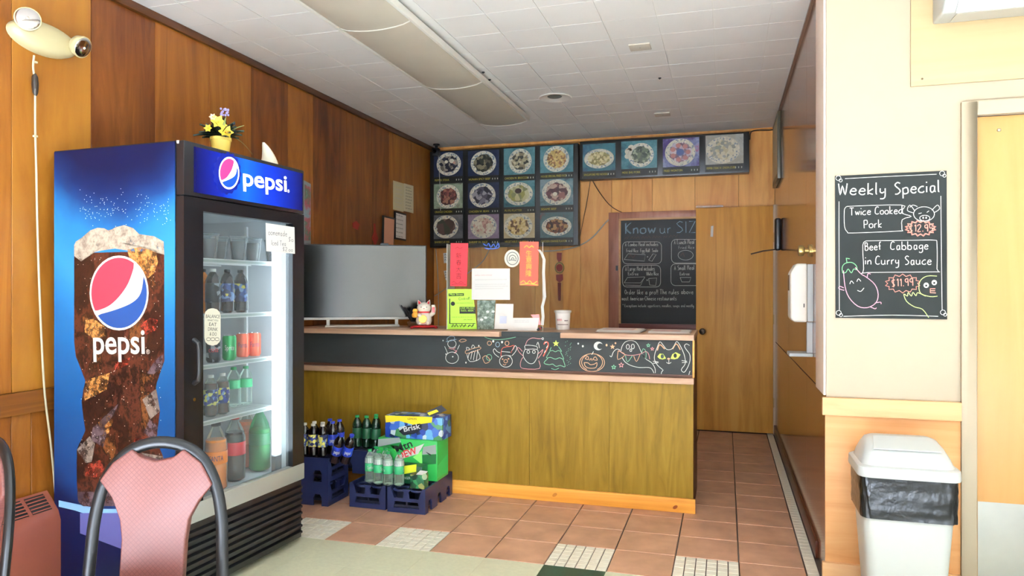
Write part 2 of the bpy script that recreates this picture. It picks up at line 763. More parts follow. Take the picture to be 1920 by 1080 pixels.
# ================================================================ STRUCTURE
W_LEFT = wood('stained_panel', ['6a3a10', '824c17', '925a1e', 'a26a26'], 'Z', .4, .7, .08, .06, 7, 2.4)
W_LITE = wood('stained_panel_golden', ['7e4a16', '90591c', '9c6622', 'a87228'], 'Z', .4, .6, .05, .06, 5, 2.0)
W_RED = wood('stained_panel_reddish', ['46200a', '683710', '7a4617', '8c561e'], 'Z', .4, .8, .08, .06, 9, 2.4)
W_BACK = wood('honey_panel', ['c07c3e', 'd89850', 'e8ac60', 'f2be72'], 'Z', .38, .8, .1, .08, 9)
W_RIGHT = wood('varnished_panel', ['6b3b1f', '83512f', '94633c', 'a1734a'], 'Z', .16, .9, .06, .6)
W_DARK = wood('dark_trim_wood', ['3a1d0d', '54300f', '6b3d18'], 'Y', .4)
W_PINE = wood('pale_pine', ['b48454', 'c49668', 'cca276'], 'X', .45, 1.0, .05)
W_ORANGE = wood('orange_birch', ['b27a48', 'c08a58', 'c89868'], 'X', .45, .7, .05)
W_DOOR = wood('birch_door', ['b47c34', 'c88e3e', 'd69e48', 'deaa54'], 'Z', .45, .8, .05, 0)
GROUT = mat('dark_grout', '4a3a30', .9)
CREAM = mat('cream_paint', '9c8d76', .6, noise=.03, nscale=4)
CEILM = mat('ceiling_tile_white', 'eeeeea', .75, noise=.025, nscale=3, bump=.15, bscale=90)
CEILG = mat('ceiling_joint', 'f1f0ea', .8)
PLAIN = mat('plain_wall_paint', 'efece4', .7)

def struct(name, mb, m, **k):
    o = build(name, mb, m, **k)
    o['kind'] = 'structure'
    return o

# ---- floor: slab with terracotta, mosaic and vinyl tiles laid on it
floor = struct('floor', MB().box(XL - .15, 3.65, -3.75, YB + .1, -.12, -.006), GROUT)
TERRA = mat('terracotta_tile', 'b0846a', .42, noise=.2, nscale=7, bump=.08, bscale=60)
MOSA = mat('white_mosaic', 'ece7d6', .35, noise=.04, nscale=40)
VINYL = mat('pale_vinyl', 'cfceb2', .38, noise=.05, nscale=50)
VGREEN = mat('dark_green_vinyl', '1f4034', .38, noise=.2, nscale=60)
gx = [.0645 - .3085 * k for k in range(11, -1, -1)] + [.373]
gy = [3.432 + .307 * k for k in range(13)]

def tile_mesh(sx, sy, h, m, bev=.0025):
    mb = MB().box(-sx / 2, sx / 2, -sy / 2, sy / 2, -h, 0)
    bm = bmesh.new()
    me = bpy.data.meshes.new('tile')
    me.from_pydata([tuple(p) for p in mb.v], [], mb.f)
    bm.from_mesh(me)
    es = [e for e in bm.edges if all(v.co.z > -1e-6 for v in e.verts)]
    bmesh.ops.bevel(bm, geom=es, offset=bev, segments=1, affect='EDGES')
    bm.to_mesh(me)
    bm.free()
    me.materials.append(m)
    return me

def lay(name, me, x, y, z, parent):
    o = bpy.data.objects.new(name, me)
    COL.objects.link(o)
    o.parent = parent
    o.matrix_parent_inverse = WM[parent.name].inverted()
    o.location = (x, y, z)
    return o

t_me = tile_mesh(.3015, .300, .006, TERRA)
mo_me = tile_mesh(.0465, .0465, .006, MOSA, .0015)
vi_me = tile_mesh(.3078, .3045, .006, VINYL, .0006)
vg_me = tile_mesh(.3078, .3045, .006, VGREEN, .0006)
mosaic_cols = (2, 4, 7, 9)
n_mos = 0
for i in range(len(gx) - 1):
    for j in range(len(gy) - 1):
        x = (gx[i] + gx[i + 1]) / 2
        y = (gy[j] + gy[j + 1]) / 2
        if x < XL + .16 or y > YB - .1:
            continue
        if j >= 5 and x < -.4:
            continue
        if j == 0 and i in (3, 5, 8, 10):
            for a in range(6):
                for b in range(6):
                    lay('mosaic_tile', mo_me, gx[i] + .0514 * (a + .5), gy[j] + .0512 * (b + .5), random.uniform(-.0006, .0002), floor)
        else:
            lay('floor_tile', t_me, x, y, random.uniform(-.0006, .0002), floor)
st_me = tile_mesh(.052, .0465, .006, MOSA, .0015)
for k in range(73):
    lay('border_tile', st_me, .404, 3.46 + .0512 * k, random.uniform(-.0005, .0002), floor)
for i in range(16):
    x = gx[0] + .3085 * (i + .5)
    for j in range(4):
        y = 3.432 - .305 * (j + .5)
        if x > XL + .15:
            lay('vinyl_tile', vg_me if ((i == 8 and j == 0) or (i + 3 * j) % 17 == 12) else vi_me, x, y, -.0005, floor)
build('vinyl_field', MB().box(XL, 3.5, -3.6, 2.21, -.006, -.0008), mat('grey_white_vinyl', 'dcdcd4', .4, noise=.03, nscale=20), floor)

# ---- ceiling
ceiling = struct('ceiling', MB().box(XL - .15, 3.65, -3.75, YB + .1, ZC + .004, ZC + .12), CEILG)
c_me = {}
cxs = [XL] + [-2.81 + .305 * k for k in range(11)] + [XR]
cys = [2.245 + .305 * k for k in range(17)]
cys[-1] = YB
for i in range(len(cxs) - 1):
    for j in range(len(cys) - 1):
        sx, sy = cxs[i + 1] - cxs[i] - .005, cys[j + 1] - cys[j] - .005
        if sx < .03 or sy < .03:
            continue
        key = (round(sx, 3), round(sy, 3))
        if key not in c_me:
            mb = MB().box(-sx / 2, sx / 2, -sy / 2, sy / 2, 0, .006)
            me = bpy.data.meshes.new('tile')
            me.from_pydata([tuple(p) for p in mb.v], [], mb.f)
            me.materials.append(CEILM)
            c_me[key] = me
        lay('ceiling_tile', c_me[key], (cxs[i] + cxs[i + 1]) / 2, (cys[j] + cys[j + 1]) / 2, ZC - .002 + random.uniform(-.0008, .0008), ceiling)

# ---- left wall: upright stained boards above and below a rail
wl = struct('wall_left', MB().box(XL - .14, XL - .012, -3.7, YB + .1, 0, ZC), W_DARK)
yb_ = [-3.6, -2.4, -1.2, -.3, .6, 1.2, 1.75, 2.15] + [P_LEFT.at(u, 300).y for u in (22, 171, 291, 393, 471, 540, 587, 650, 697, 730, 770)] + [YB]
TONE = [W_LEFT] * 7 + [W_LEFT, W_LITE, W_RED, W_LEFT, W_LEFT, W_RED, W_LEFT, W_RED, W_RED, W_RED, W_LEFT, W_LEFT, W_LEFT]
for k, (a, b) in enumerate(zip(yb_[:-1], yb_[1:])):
    build('plank', MB().box(XL - .012, XL, a + .0012, b - .0012, .9, ZC), TONE[k], wl, bevel=.0015, seg=1)
lo_ = [-3.6, -2.4, -1.0, .2, 1.1, 1.8, 2.2, 2.405, 2.50, 2.62, 2.9, 3.2, 3.6, 4.0, 4.4, 4.8, 5.5, 6.2, YB]
for a, b in zip(lo_[:-1], lo_[1:]):
    build('plank', MB().box(XL - .012, XL - .002, a + .0012, b - .0012, 0, .8), W_LEFT, wl, bevel=.0015, seg=1)
struct('trim_1', MB().box(XL + .0005, XL + .02, -3.6, 4.4, .8, .9), wood('rail_wood', ['46230e', '6b3913', '84501f'], 'Y', .4), bevel=.003)
struct('trim_2', MB().box(XL + .0005, XL + .022, -3.6, YB - .03, ZC - .048, ZC - .003), W_DARK, bevel=.003)

# ---- back wall with the serving hatch cut out of it
hx0, hx1, hz0, hz1 = -1.045, -.33, 1.0, 2.085
wb = struct('wall_back', MB().box(XL - .14, XR + .2, YB + .012, YB + .14, 0, ZC), W_DARK)
bx_ = [XL + .001, -2.62, -2.2, -1.90] + [P_BACK.at(u, 300).x for u in (1030, 1088, 1147, 1185, 1223, 1303, 1385)] + [XR - .001]
for a, b in zip(bx_[:-1], bx_[1:]):
    build('plank', MB().box(a + .001, b - .001, YB, YB + .012, 0, ZC), W_BACK, wb, bevel=.0015, seg=1)
struct('trim_3', MB().box(XL + .03, XR - .01, YB - .02, YB - .0005, ZC - .03, ZC - .003), W_BACK, bevel=.003)

# ---- corridor wall on the right, varnished
wr = struct('wall_right', MB().box(XR + .012, XR + .14, YC + .004, YB + .1, 0, ZC), W_DARK)
ry_ = [YC + .004, 4.45, 5.67, 6.55, YB]
for a, b in zip(ry_[:-1], ry_[1:]):
    build('panel', MB().box(XR, XR + .012, a + .001, b - .001, .872, ZC), W_RIGHT, wr, bevel=.001, seg=1)
    build('panel', MB().box(XR, XR + .012, a + .001, b - .001, 0, .866), W_RIGHT, wr, bevel=.001, seg=1)
struct('baseboard_right', MB().box(XR - .014, XR - .0005, YC + .3, YB - .02, .001, .09), wood('base_maroon', ['3a1c14', '4d281b', '5c3322'], 'Y', .35), bevel=.003)
struct('trim_4', MB().box(XR - .012, XR - .0005, YC + .005, 3.9, .868, ZC - .01), mat('pale_corner_trim', 'e6d3c4', .5), bevel=.003)
struct('trim_5', MB().box(XR - .016, XR - .0005, 3.95, YB - .05, ZC - .02, ZC - .003), mat('grey_brown_trim', '6f5648', .5))

# ---- cream wall facing the dining room
DX0, DX1, DZ1 = 1.058, 1.96, 2.125
wc = MB()
wc.box(XR, DX0, YC, YC + .13, 0, ZC)
wc.box(DX1, 3.6, YC, YC + .13, 0, ZC)
wc.box(DX0, DX1, YC, YC + .13, DZ1, ZC)
wall_front = struct('wall_front', wc, CREAM)
build('wainscot_panel', MB().box(XR - .006, .997, YC - .007, YC - .0005, .1, .782), W_ORANGE, wall_front, bevel=.001)
struct('trim_6', MB().box(XR - .02, .997, YC - .026, YC - .0005, .78, .862), W_PINE, bevel=.004)
struct('baseboard_front', MB().box(XR - .02, .997, YC - .026, YC - .0005, .001, .1), W_PINE, bevel=.004)
casing = MB()
casing.box(.997, DX0, YC - .02, YC - .0005, 0, DZ1 + .062)
casing.box(DX1, DX1 + .061, YC - .02, YC - .0005, 0, DZ1 + .062)
casing.box(DX0, DX1, YC - .02, YC - .0005, DZ1, DZ1 + .062)
struct('trim_7', casing, CREAM, bevel=.004)
d2 = struct('door_2', MB().box(DX0 + .003, DX1 - .003, YC + .012, YC + .052, .008, DZ1 - .003), wood('orange_door_veneer', ['a2723e', 'a87a46', 'ae824e'], 'Z', .4, .5, .03), bevel=.002)
build('kick_plate', MB().box(DX0 + .01, DX1 - .01, YC + .0105, YC + .0118, .02, .425), mat('brushed_steel', 'b9bbb8', .38, .85, noise=.05, nscale=8), d2)
build('screw_head', MB().lathe([(.0001, .004), (.006, .003), (.009, 0)], 10, (1.15, YC + .0119, 2.06), Matrix.Rotation(math.pi / 2, 3, 'X')), mat('screw_grey', '9a9078', .4, .8), d2)
kb = build('handle', MB().tube([(DX1 - .08, YC + .012, 1.0), (DX1 - .08, YC - .03, 1.0), (DX1 - .2, YC - .035, 1.0)], .01), CHROME, d2, smooth=True)

# ---- dining-room shell around the camera, with its storefront window
fy = FW['y']
fw = MB()
fw.box(XL - .14, FW['x0'], fy - .12, fy, 0, ZC)
fw.box(FW['x1'], 3.64, fy - .12, fy, 0, ZC)
fw.box(FW['x0'], FW['x1'], fy - .12, fy, 0, FW['z0'])
fw.box(FW['x0'], FW['x1'], fy - .12, fy, FW['z1'], ZC)
struct('wall_street', fw, PLAIN)
struct('wall_side', MB().box(3.5, 3.62, fy, YC + .13, 0, ZC), PLAIN)
wf = MB()
for x in (FW['x0'], -1.35, .15, FW['x1'] - .05):
    wf.box(x, x + .05, fy - .1, fy - .04, FW['z0'], FW['z1'])
struct('window_1', wf, mat('window_frame_alu', '8d8a84', .4, .6))

# ---- corridor door, standing just proud of the back wall
P_DOOR = Plane((0, 7.125, 0), (0, -1, 0))
dl, dr = P_DOOR.at(1305, 600).x, XR - .02
dtop = P_DOOR.at(1380, 388).z
d1 = struct('door_1', MB().box(dl, dr, 7.125, 7.165, .008, dtop), W_DOOR, bevel=.002)
k = P_DOOR.at(1317, 621)
build('knob', MB().lathe([(.012, 0), (.012, .02), (.026, .03), (.03, .045), (.024, .058), (.0001, .062)], 16, k, Matrix.Rotation(math.pi / 2, 3, 'X')), mat('dark_bronze', '2c2219', .3, .9), d1, smooth=True)
sheet('tape_strip', P_DOOR, [(1333, 424), (1338, 423), (1337, 444), (1332, 444)], .0006, PAPER, d1)
sheet('paint_chip', P_DOOR, [(1451, 597), (1456, 590), (1457, 594), (1453, 600)], .0006, PAPER, d1)
for z in (.3, 1.08, 1.85):
    build('hinge', MB().tube([(dr + .006, 7.118, z - .045), (dr + .006, 7.118, z + .045)], .007), mat('aged_brass', 'b59a5a', .35, .9), d1, smooth=True)
struct('trim_8', MB().box(dr + .001, XR - .0005, 7.112, 7.16, .001, dtop + .01), mat('pale_jamb', 'cbb59a', .5))
struct('trim_9', MB().box(dl + .0, P_DOOR.at(1356, 388).x, 7.125, 7.198, dtop + .004, dtop + .022), W_RIGHT)
# ================================================================ BEVERAGE COOLER
FRZ = -.0524
fr = thing('beverage_cooler', 'tall black glass-door beverage cooler with blue cola print, against the panelled wall', 'fridge', (-2.5725, 2.960, 0), FRZ)
FM = WM[fr.name]
R3 = FM.to_3x3()
P_FS = Plane(FM @ Vector((0, -.42, 0)), R3 @ Vector((0, -1, 0)))          # printed side
P_FF = Plane(FM @ Vector((.38, 0, 0)), R3 @ Vector((1, 0, 0)))            # front


def fl(plane, u, v):
    return FM.inverted() @ plane.at(u, v)


hz = 1.765
BLK = mat('cooler_black', '121317', .3, coat=.2)
LINER = mat('cooler_liner', 'cfd3d6', .45)
cab = MB()
cab.box(-.38, .335, -.42, -.375, .02, 2.0)
cab.box(-.38, .335, .375, .42, .02, 2.0)
cab.box(-.38, -.34, -.375, .375, .02, 2.0)
cab.box(-.34, .335, -.375, .375, hz - .03, 2.0)
cab.box(-.34, .335, -.375, .375, .02, .40)
build('cabinet', cab, BLK, fr, local=True)
ln = MB()
ln.box(-.34, -.335, -.375, .375, .40, hz - .03)
ln.box(-.335, .32, -.375, -.37, .40, hz - .03)
ln.box(-.335, .32, .37, .375, .40, hz - .03)
ln.box(-.335, .32, -.37, .37, .40, .405)
ln.box(-.335, .32, -.37, .37, hz - .036, hz - .03)
build('liner', ln, LINER, fr, local=True)
for sx in (-.3, .28):
    for sy in (-.36, .36):
        build('caster', MB().tube([(sx, sy - .012, .018), (sx, sy + .012, .018)], .018, 12), BLACKP, fr, local=True, smooth=True)
# header sign
hd = build('header', MB().box(.335, .38, -.42, .42, hz, 2.0), BLK, fr, local=True, bevel=.006)
SIGN = ramp_mat('lit_sign_blue', [(0, '04083c'), (.22, '0a1c86'), (.42, '1050d8'), (.6, '0c2fb4'), (1, '04094a')], 'Y', -.36, .4, .25, emit=.55)
build('sign_face', MB().box(.3805, .382, -.365, .405, hz + .018, 1.982), SIGN, hd, local=True)
P_SIGN = Plane(FM @ Vector((.382, 0, 0)), R3 @ Vector((1, 0, 0)))
E_WHITE = mat('lit_white', 'ffffff', .3, emit=1.0)
E_RED = mat('lit_red', 'f0306a', .3, emit=.8)
E_BLUE = mat('lit_blue', '1440c8', .3, emit=.7)
E_NAVY = mat('lit_navy', '0a1a78', .3, emit=.5)


def globe(plane, cx, cy, rx, ry, rot, mw, mr, mb_, parent, off, grow=1.1):
    """round tricolour emblem: white ring, red top, blue bottom, white wave between"""
    def T(pts):
        return [(cx + x * rx, cy + y * ry) for x, y in pts]
    def circ(a0, a1, n=14):
        return [(math.cos(math.radians(a0 + (a1 - a0) * i / n)), math.sin(math.radians(a0 + (a1 - a0) * i / n))) for i in range(n + 1)]
    decal('emblem_ring', fan(MB(), plane, T([(x * grow, y * grow) for x, y in circ(0, 360, 32)][:-1]), off), mw, parent)
    red = circ(150, 302, 22) + smooth_line([(.56, -.80), (.33, -.28), (-.02, .12), (-.40, .38), (-.86, .52)], 4)[1:-1]
    decal('emblem_red', MB().poly(plane.many(T(red), off + .0006)), mr, parent)
    blue = circ(-28, 140, 22) + smooth_line([(-.76, .62), (-.1, .47), (.48, .27), (.78, .0), (.88, -.46)], 4)[1:-1]
    decal('emblem_blue', MB().poly(plane.many(T(blue), off + .0006)), mb_, parent)


cap = []
for i in range(64):
    a = 2 * math.pi * i / 64
    q = 1.34 + (.1 if i % 4 < 2 else 0)
    cap.append((426 + 18.5 * q * math.cos(a), 325 + 28 * q * math.sin(a)))
decal('emblem_cap_rim', fan(MB(), P_SIGN, cap, .0008), E_NAVY, hd)
globe(P_SIGN, 429.5, 324.5, 17, 27, 0, E_WHITE, E_RED, E_BLUE, hd, .0014, 1.13)
decal('brand_lettering', lettering(MB(), 'pepsi', P_SIGN, (456, 347), (538, 359), hgt=.085, off=.001), E_WHITE, hd)
decal('registered_mark', lettering(MB(), '®', P_SIGN, (539, 361), (543, 361.6), off=.001), E_WHITE, hd)

# ---- printed side
SIDE = bpy.data.materials.new('cooler_side_print')
SIDE.use_nodes = True
nt = SIDE.node_tree
L_ = nt.links.new
b = nt.nodes['Principled BSDF']
b.inputs['Roughness'].default_value = .35
b.inputs['Specular IOR Level'].default_value = .2
tc = nt.nodes.new('ShaderNodeTexCoord')
sx_ = nt.nodes.new('ShaderNodeSeparateXYZ')
L_(tc.outputs['Object'], sx_.inputs[0])
sq = nt.nodes.new('ShaderNodeMath')
sq.operation = 'MULTIPLY'
L_(sx_.outputs['X'], sq.inputs[0])
L_(sx_.outputs['X'], sq.inputs[1])
gr = nt.nodes.new('ShaderNodeMath')
gr.operation = 'MULTIPLY_ADD'
gr.inputs[1].default_value = -1.1
L_(sq.outputs[0], gr.inputs[0])
L_(sx_.outputs['Z'], gr.inputs[2])
nz = nt.nodes.new('ShaderNodeTexNoise')
nz.inputs['Scale'].default_value = 6
nz.inputs['Detail'].default_value = 6
L_(tc.outputs['Object'], nz.inputs['Vector'])
ma = nt.nodes.new('ShaderNodeMath')
ma.operation = 'MULTIPLY_ADD'
ma.inputs[1].default_value = .12
L_(nz.outputs['Fac'], ma.inputs[0])
L_(gr.outputs[0], ma.inputs[2])
hf_ = nt.nodes.new('ShaderNodeMath')
hf_.operation = 'MULTIPLY'
hf_.inputs[1].default_value = .5
L_(ma.outputs[0], hf_.inputs[0])
rp = nt.nodes.new('ShaderNodeValToRGB')
el = rp.color_ramp.elements
el[0].position, el[0].color = .0, lin('0c1234')
el[1].position, el[1].color = .98, lin('0c1236')
for p, c in ((.17, '0f1742'), (.24, '14366c'), (.42, '194c84'), (.6, '1f6096'), (.72, '2e78ac'), (.82, '23689e'), (.89, '153468'), (.93, '0f1f4c')):
    e = el.new(p)
    e.color = lin(c)
L_(hf_.outputs[0], rp.inputs[0])
vo = nt.nodes.new('ShaderNodeTexVoronoi')
vo.inputs['Scale'].default_value = 70
L_(tc.outputs['Object'], vo.inputs['Vector'])
L_(rp.outputs[0], b.inputs['Base Color'])
sp_ = build('side_panel', MB().box(-.378, .333, -.4235, -.4203, .03, 1.995), SIDE, fr, local=True)
P_FS2 = Plane(FM @ Vector((0, -.4235, 0)), R3 @ Vector((0, -1, 0)))
COLA = blotch('cola_print', ['0a0403', '1c0a07', '34160d', '160705', '54281a', '0e0504', '7a4824', '2a100a'], 7, .3, 'NOISE', (1, 1, .7))
AMBER = blotch('amber_ice_print', ['4a2010', '8a5424', 'c08a4c', '7a4826', 'd8b078'], 18, .3, 'NOISE', broken=.46)
FOAM = blotch('foam_print', ['4a3c30', '86786a', 'aca08e', '6e6050'], 22, .3, 'NOISE', broken=.3)
REDICE = blotch('red_ice_print', ['2c0c0a', '6a1e16', 'a04030', '461410'], 30, .3, 'NOISE', broken=.47)
PALE = blotch('pale_ice_print', ['4e403c', '8a7c70', '6a5c58', 'a4988a'], 8, .3, 'NOISE', broken=.4)
MAUVE = blotch('mauve_ice_print', ['2a1c22', '4a383e', '665459', '1e1216'], 10, .3, 'NOISE', broken=.42)
body = [(139, 475), (139, 640), (142, 668), (151, 690), (160, 714), (156, 732), (153, 754), (156, 780), (160, 807), (152, 825), (144, 843), (144, 902), (146, 940), (155, 949),
        (297, 949), (308, 940), (308, 866), (305, 854), (293, 827), (296, 802), (300, 771), (292, 729), (294, 718), (301, 697), (308, 677), (308, 640), (308, 470)]
g_ = decal('glass_print', fan(MB(), P_FS2, body, .0006), COLA, sp_)
foam = [(139, 480), (139, 460), (142, 453), (153, 446), (162, 438), (169, 432), (183, 427), (195, 428), (203, 432), (210, 430), (217, 426), (233, 422), (250, 428), (261, 439), (289, 443), (307, 453), (308, 478), (296, 468), (262, 462), (240, 470), (215, 466), (190, 470), (165, 476), (152, 490)]
decal('foam_print', fan(MB(), P_FS2, foam, .0012), FOAM, sp_)
for nm, m_, pts in (
        ('ice_print', AMBER, [(238, 468), (262, 463), (292, 472), (296, 492), (289, 512), (277, 522), (262, 508), (246, 492)]),
        ('ice_print', AMBER, [(160, 600), (176, 598), (196, 612), (198, 630), (176, 636), (158, 622)]),
        ('ice_print', REDICE, [(262, 608), (282, 596), (296, 600), (294, 618), (276, 628), (262, 622)]),
        ('ice_print', AMBER, [(160, 713), (206, 699), (200, 730), (157, 752)]),
        ('ice_print', PALE, [(293, 729), (300, 771), (282, 786), (267, 749)]),
        ('ice_print', AMBER, [(184, 792), (205, 778), (212, 790), (204, 812), (192, 818)]),
        ('ice_print', MAUVE, [(174, 802), (222, 757), (214, 776), (190, 800), (200, 812), (194, 838), (170, 826)]),
        ('ice_print', PALE, [(144, 843), (168, 818), (178, 832), (172, 866), (160, 868)]),
        ('ice_print', REDICE, [(162, 872), (188, 862), (196, 880), (182, 896), (160, 892)]),
        ('ice_print', MAUVE, [(296, 800), (280, 786), (270, 812), (290, 828)]),
        ('ice_print', PALE, [(262, 848), (306, 856), (308, 870), (286, 868)]),
        ('ice_print', REDICE, [(252, 824), (268, 817), (276, 823), (262, 832), (250, 832)]),
        ('ice_print', REDICE, [(214, 680), (244, 670), (240, 684), (216, 694)]),
        ('ice_print', MAUVE, [(290, 676), (306, 664), (304, 688), (288, 702), (276, 700)]),
        ('base_print', MAUVE, [(146, 922), (306, 922), (307, 940), (297, 949), (155, 949), (146, 940)])):
    decal(nm, fan(MB(), P_FS2, pts, .0013), m_, sp_)
sparks = MB()
for _ in range(150):
    u, v = random.uniform(150, 320), random.gauss(395, 22)
    if v < 425:
        fan(sparks, P_FS2, ell(u, v, .7, .8, 5)[:-1], .0008)
for _ in range(160):
    u, v = random.uniform(146, 302), random.uniform(482, 900)
    fan(sparks, P_FS2, ell(u, v, .7, .8, 5)[:-1], .0016)
decal('fizz_print', sparks, mat('fizz_white', 'd8d2c8', .4), sp_)['kind'] = 'stuff'
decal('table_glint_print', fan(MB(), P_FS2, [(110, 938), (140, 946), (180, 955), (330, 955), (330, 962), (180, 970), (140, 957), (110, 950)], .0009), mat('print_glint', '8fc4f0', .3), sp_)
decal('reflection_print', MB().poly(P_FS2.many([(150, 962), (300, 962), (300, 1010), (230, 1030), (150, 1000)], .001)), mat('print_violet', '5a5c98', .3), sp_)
globe(P_FS2, 223.3, 549.3, 52, 66, 0, mat('print_white', 'f2ece2', .35), mat('print_red', 'e03548', .35), mat('print_blue', '1c4484', .35), sp_, .0022, 1.065)
decal('brand_lettering', lettering(MB(), 'pepsi', P_FS2, (175, 663), (272, 662.5), hgt=.111, off=.0024), MC['print_white'], sp_)
decal('registered_mark', lettering(MB(), '®', P_FS2, (274, 664), (281, 664), off=.0024), MC['print_white'], sp_)
sheet('tape_scrap', P_FS2, [(331, 263), (336, 263), (335.5, 269), (332, 269)], .0008, PAPER, sp_)

# ---- glass door
y0, y1, z0, z1 = -.42, .42, .345, hz - .004
gy0, gy1 = fl(P_FF, 381, 500).y, fl(P_FF, 549, 500).y
gz0, gz1 = .43, fl(P_FF, 381, 396).z
dr_ = MB()
dr_.box(.337, .38, y0, gy0, z0, z1)
dr_.box(.337, .38, gy1, y1, z0, z1)
dr_.box(.337, .38, gy0, gy1, gz1, z1)
door = build('door', dr_, BLK, fr, local=True)
build('door_sill', MB().box(.337, .384, y0 + .02, y1, z0, gz0), mat('grey_sill', 'a8aaa4', .35, .3), door, local=True, bevel=.006)
build('glass', MB().box(.352, .358, gy0 + .001, gy1 - .001, gz0 + .001, gz1 - .001), clear('cooler_glass', 'f2f6f8', .985, .02, 1.2), door, local=True)
hy, hzc = fl(P_FF, 363, 680).y, fl(P_FF, 363, 680).z
build('handle', MB().tube([(.38, hy, hzc - .09), (.405, hy, hzc - .075), (.41, hy, hzc - .04), (.41, hy, hzc + .05), (.405, hy, hzc + .085), (.38, hy, hzc + .1)], .011, 10), BLACKP, door, local=True, smooth=True)
build('lock', MB().tube([(.38, hy, hzc - .16), (.385, hy, hzc - .16)], .008, 12), CHROME, door, local=True)
# hang tag sticker and paper note on the glass
P_GL = Plane(FM @ Vector((.382, 0, 0)), R3 @ Vector((1, 0, 0)))
P_GI = Plane(FM @ Vector((.3585, 0, 0)), R3 @ Vector((1, 0, 0)))
stk = build('sticker', MB().prism(P_GI.many([(q[0], q[1]) for q in rrect(383, 578, 413.5, 648, 14)[:-1]], .0003), P_GI.n * .0005), mat('sticker_cream', 'dedccb', .5), door)
tx = MB()
for s, a, c_, y in (('BALANCE', 386, 412, 596), ('WHAT YOU', 389, 409, 602), ('EAT', 392, 406, 611), ('DRINK', 390, 408, 620), ('& DO', 393, 406, 629)):
    lettering(tx, s, P_GI, (a, y), (c_, y + .7), hgt=.0085 if s == 'WHAT YOU' else .016, off=.0012)
for cx_ in (391, 399, 407):
    chalk(tx, P_GI, [ell(cx_, 636, 4, 3, 10)], .002, .0012, 1)
decal('sticker_lettering', tx, INK, stk)
note = thing('paper_note', 'handwritten white paper note taped to the cooler glass', 'note', P_GL.at(526, 475), FRZ)
build('sheet', MB().prism(P_GL.many([(498, 418), (552, 426), (553, 476), (499, 471)], .0004), P_GL.n * .0004), PAPER, note)
tx = MB()
for s, a, c_, y in (('Homemade', (503, 440), (538, 443), .028), ('$3', (541, 452), (550, 453), .022), ('Iced Tea', (509, 459), (536, 461), .024), ('$2.00', (530, 470), (549, 471.5), .018)):
    hand(tx, s, P_GL, a, c_, y, .0022, off=.0014, n=2)
decal('handwriting', tx, mat('pencil_grey', '70707c', .8), note)
# LED tube and lower grille
ly = fl(P_FF, 541, 600).y - .035
lz0, lz1 = .53, 1.60
build('light_tube', MB().box(.30, .325, ly, ly + .05, .50, 1.62), mat('cooler_led', 'eaf6ff', .4, emit=7.0), fr, local=True, bevel=.006)
build('light_socket', MB().box(.30, .325, ly, ly + .05, .41, .495), mat('socket_grey', '62666c', .4), fr, local=True)
gr_ = build('grille', MB().box(.335, .362, -.42, .42, .03, .338), BLK, fr, local=True)
for k in range(8):
    zz = .05 + k * .034
    build('grille_slat', MB().add([(.362, -.41, zz), (.378, -.41, zz + .006), (.378, -.41, zz + .016), (.362, -.41, zz + .022),
                                  (.362, .41, zz), (.378, .41, zz + .006), (.378, .41, zz + .016), (.362, .41, zz + .022)],
                                 [(3, 2, 1, 0), (4, 5, 6, 7), (0, 1, 5, 4), (1, 2, 6, 5), (2, 3, 7, 6), (3, 0, 4, 7)]), BLK, gr_, local=True)
# wire shelves
SHM = mat('shelf_white', 'dfe2e0', .45)
SHX = .285
shelf_z = []
P_SH = Plane(FM @ Vector((SHX, 0, 0)), R3 @ Vector((1, 0, 0)))
for (u, v) in ((460, 491), (470, 589), (460, 677), (460, 775)):
    shelf_z.append(fl(P_SH, u, v).z)
for z in shelf_z:
    sh = build('shelf', MB().box(SHX - .012, SHX, -.36, .33, z - .014, z + .008), SHM, fr, local=True, bevel=.003)
    w = MB()
    for k in range(36):
        yy = -.355 + k * .0193
        w.box(-.33, SHX - .012, yy, yy + .006, z - .004, z)
    for xx in (-.32, -.1, .1):
        w.box(xx, xx + .008, -.36, .33, z - .011, z - .004)
    wo = build('shelf_wire', w, SHM, sh, local=True)
    wo['kind'] = 'stuff'
    build('price_rail', MB().box(SHX + .0005, SHX + .002, -.355, .325, z - .009, z + .003), mat('rail_grey', 'a9b4ae', .5), sh, local=True)
for yy in (-.366, .345):
    build('shelf_track', MB().box(.05, .065, yy, yy + .012, .42, 1.7), SHM, fr, local=True)


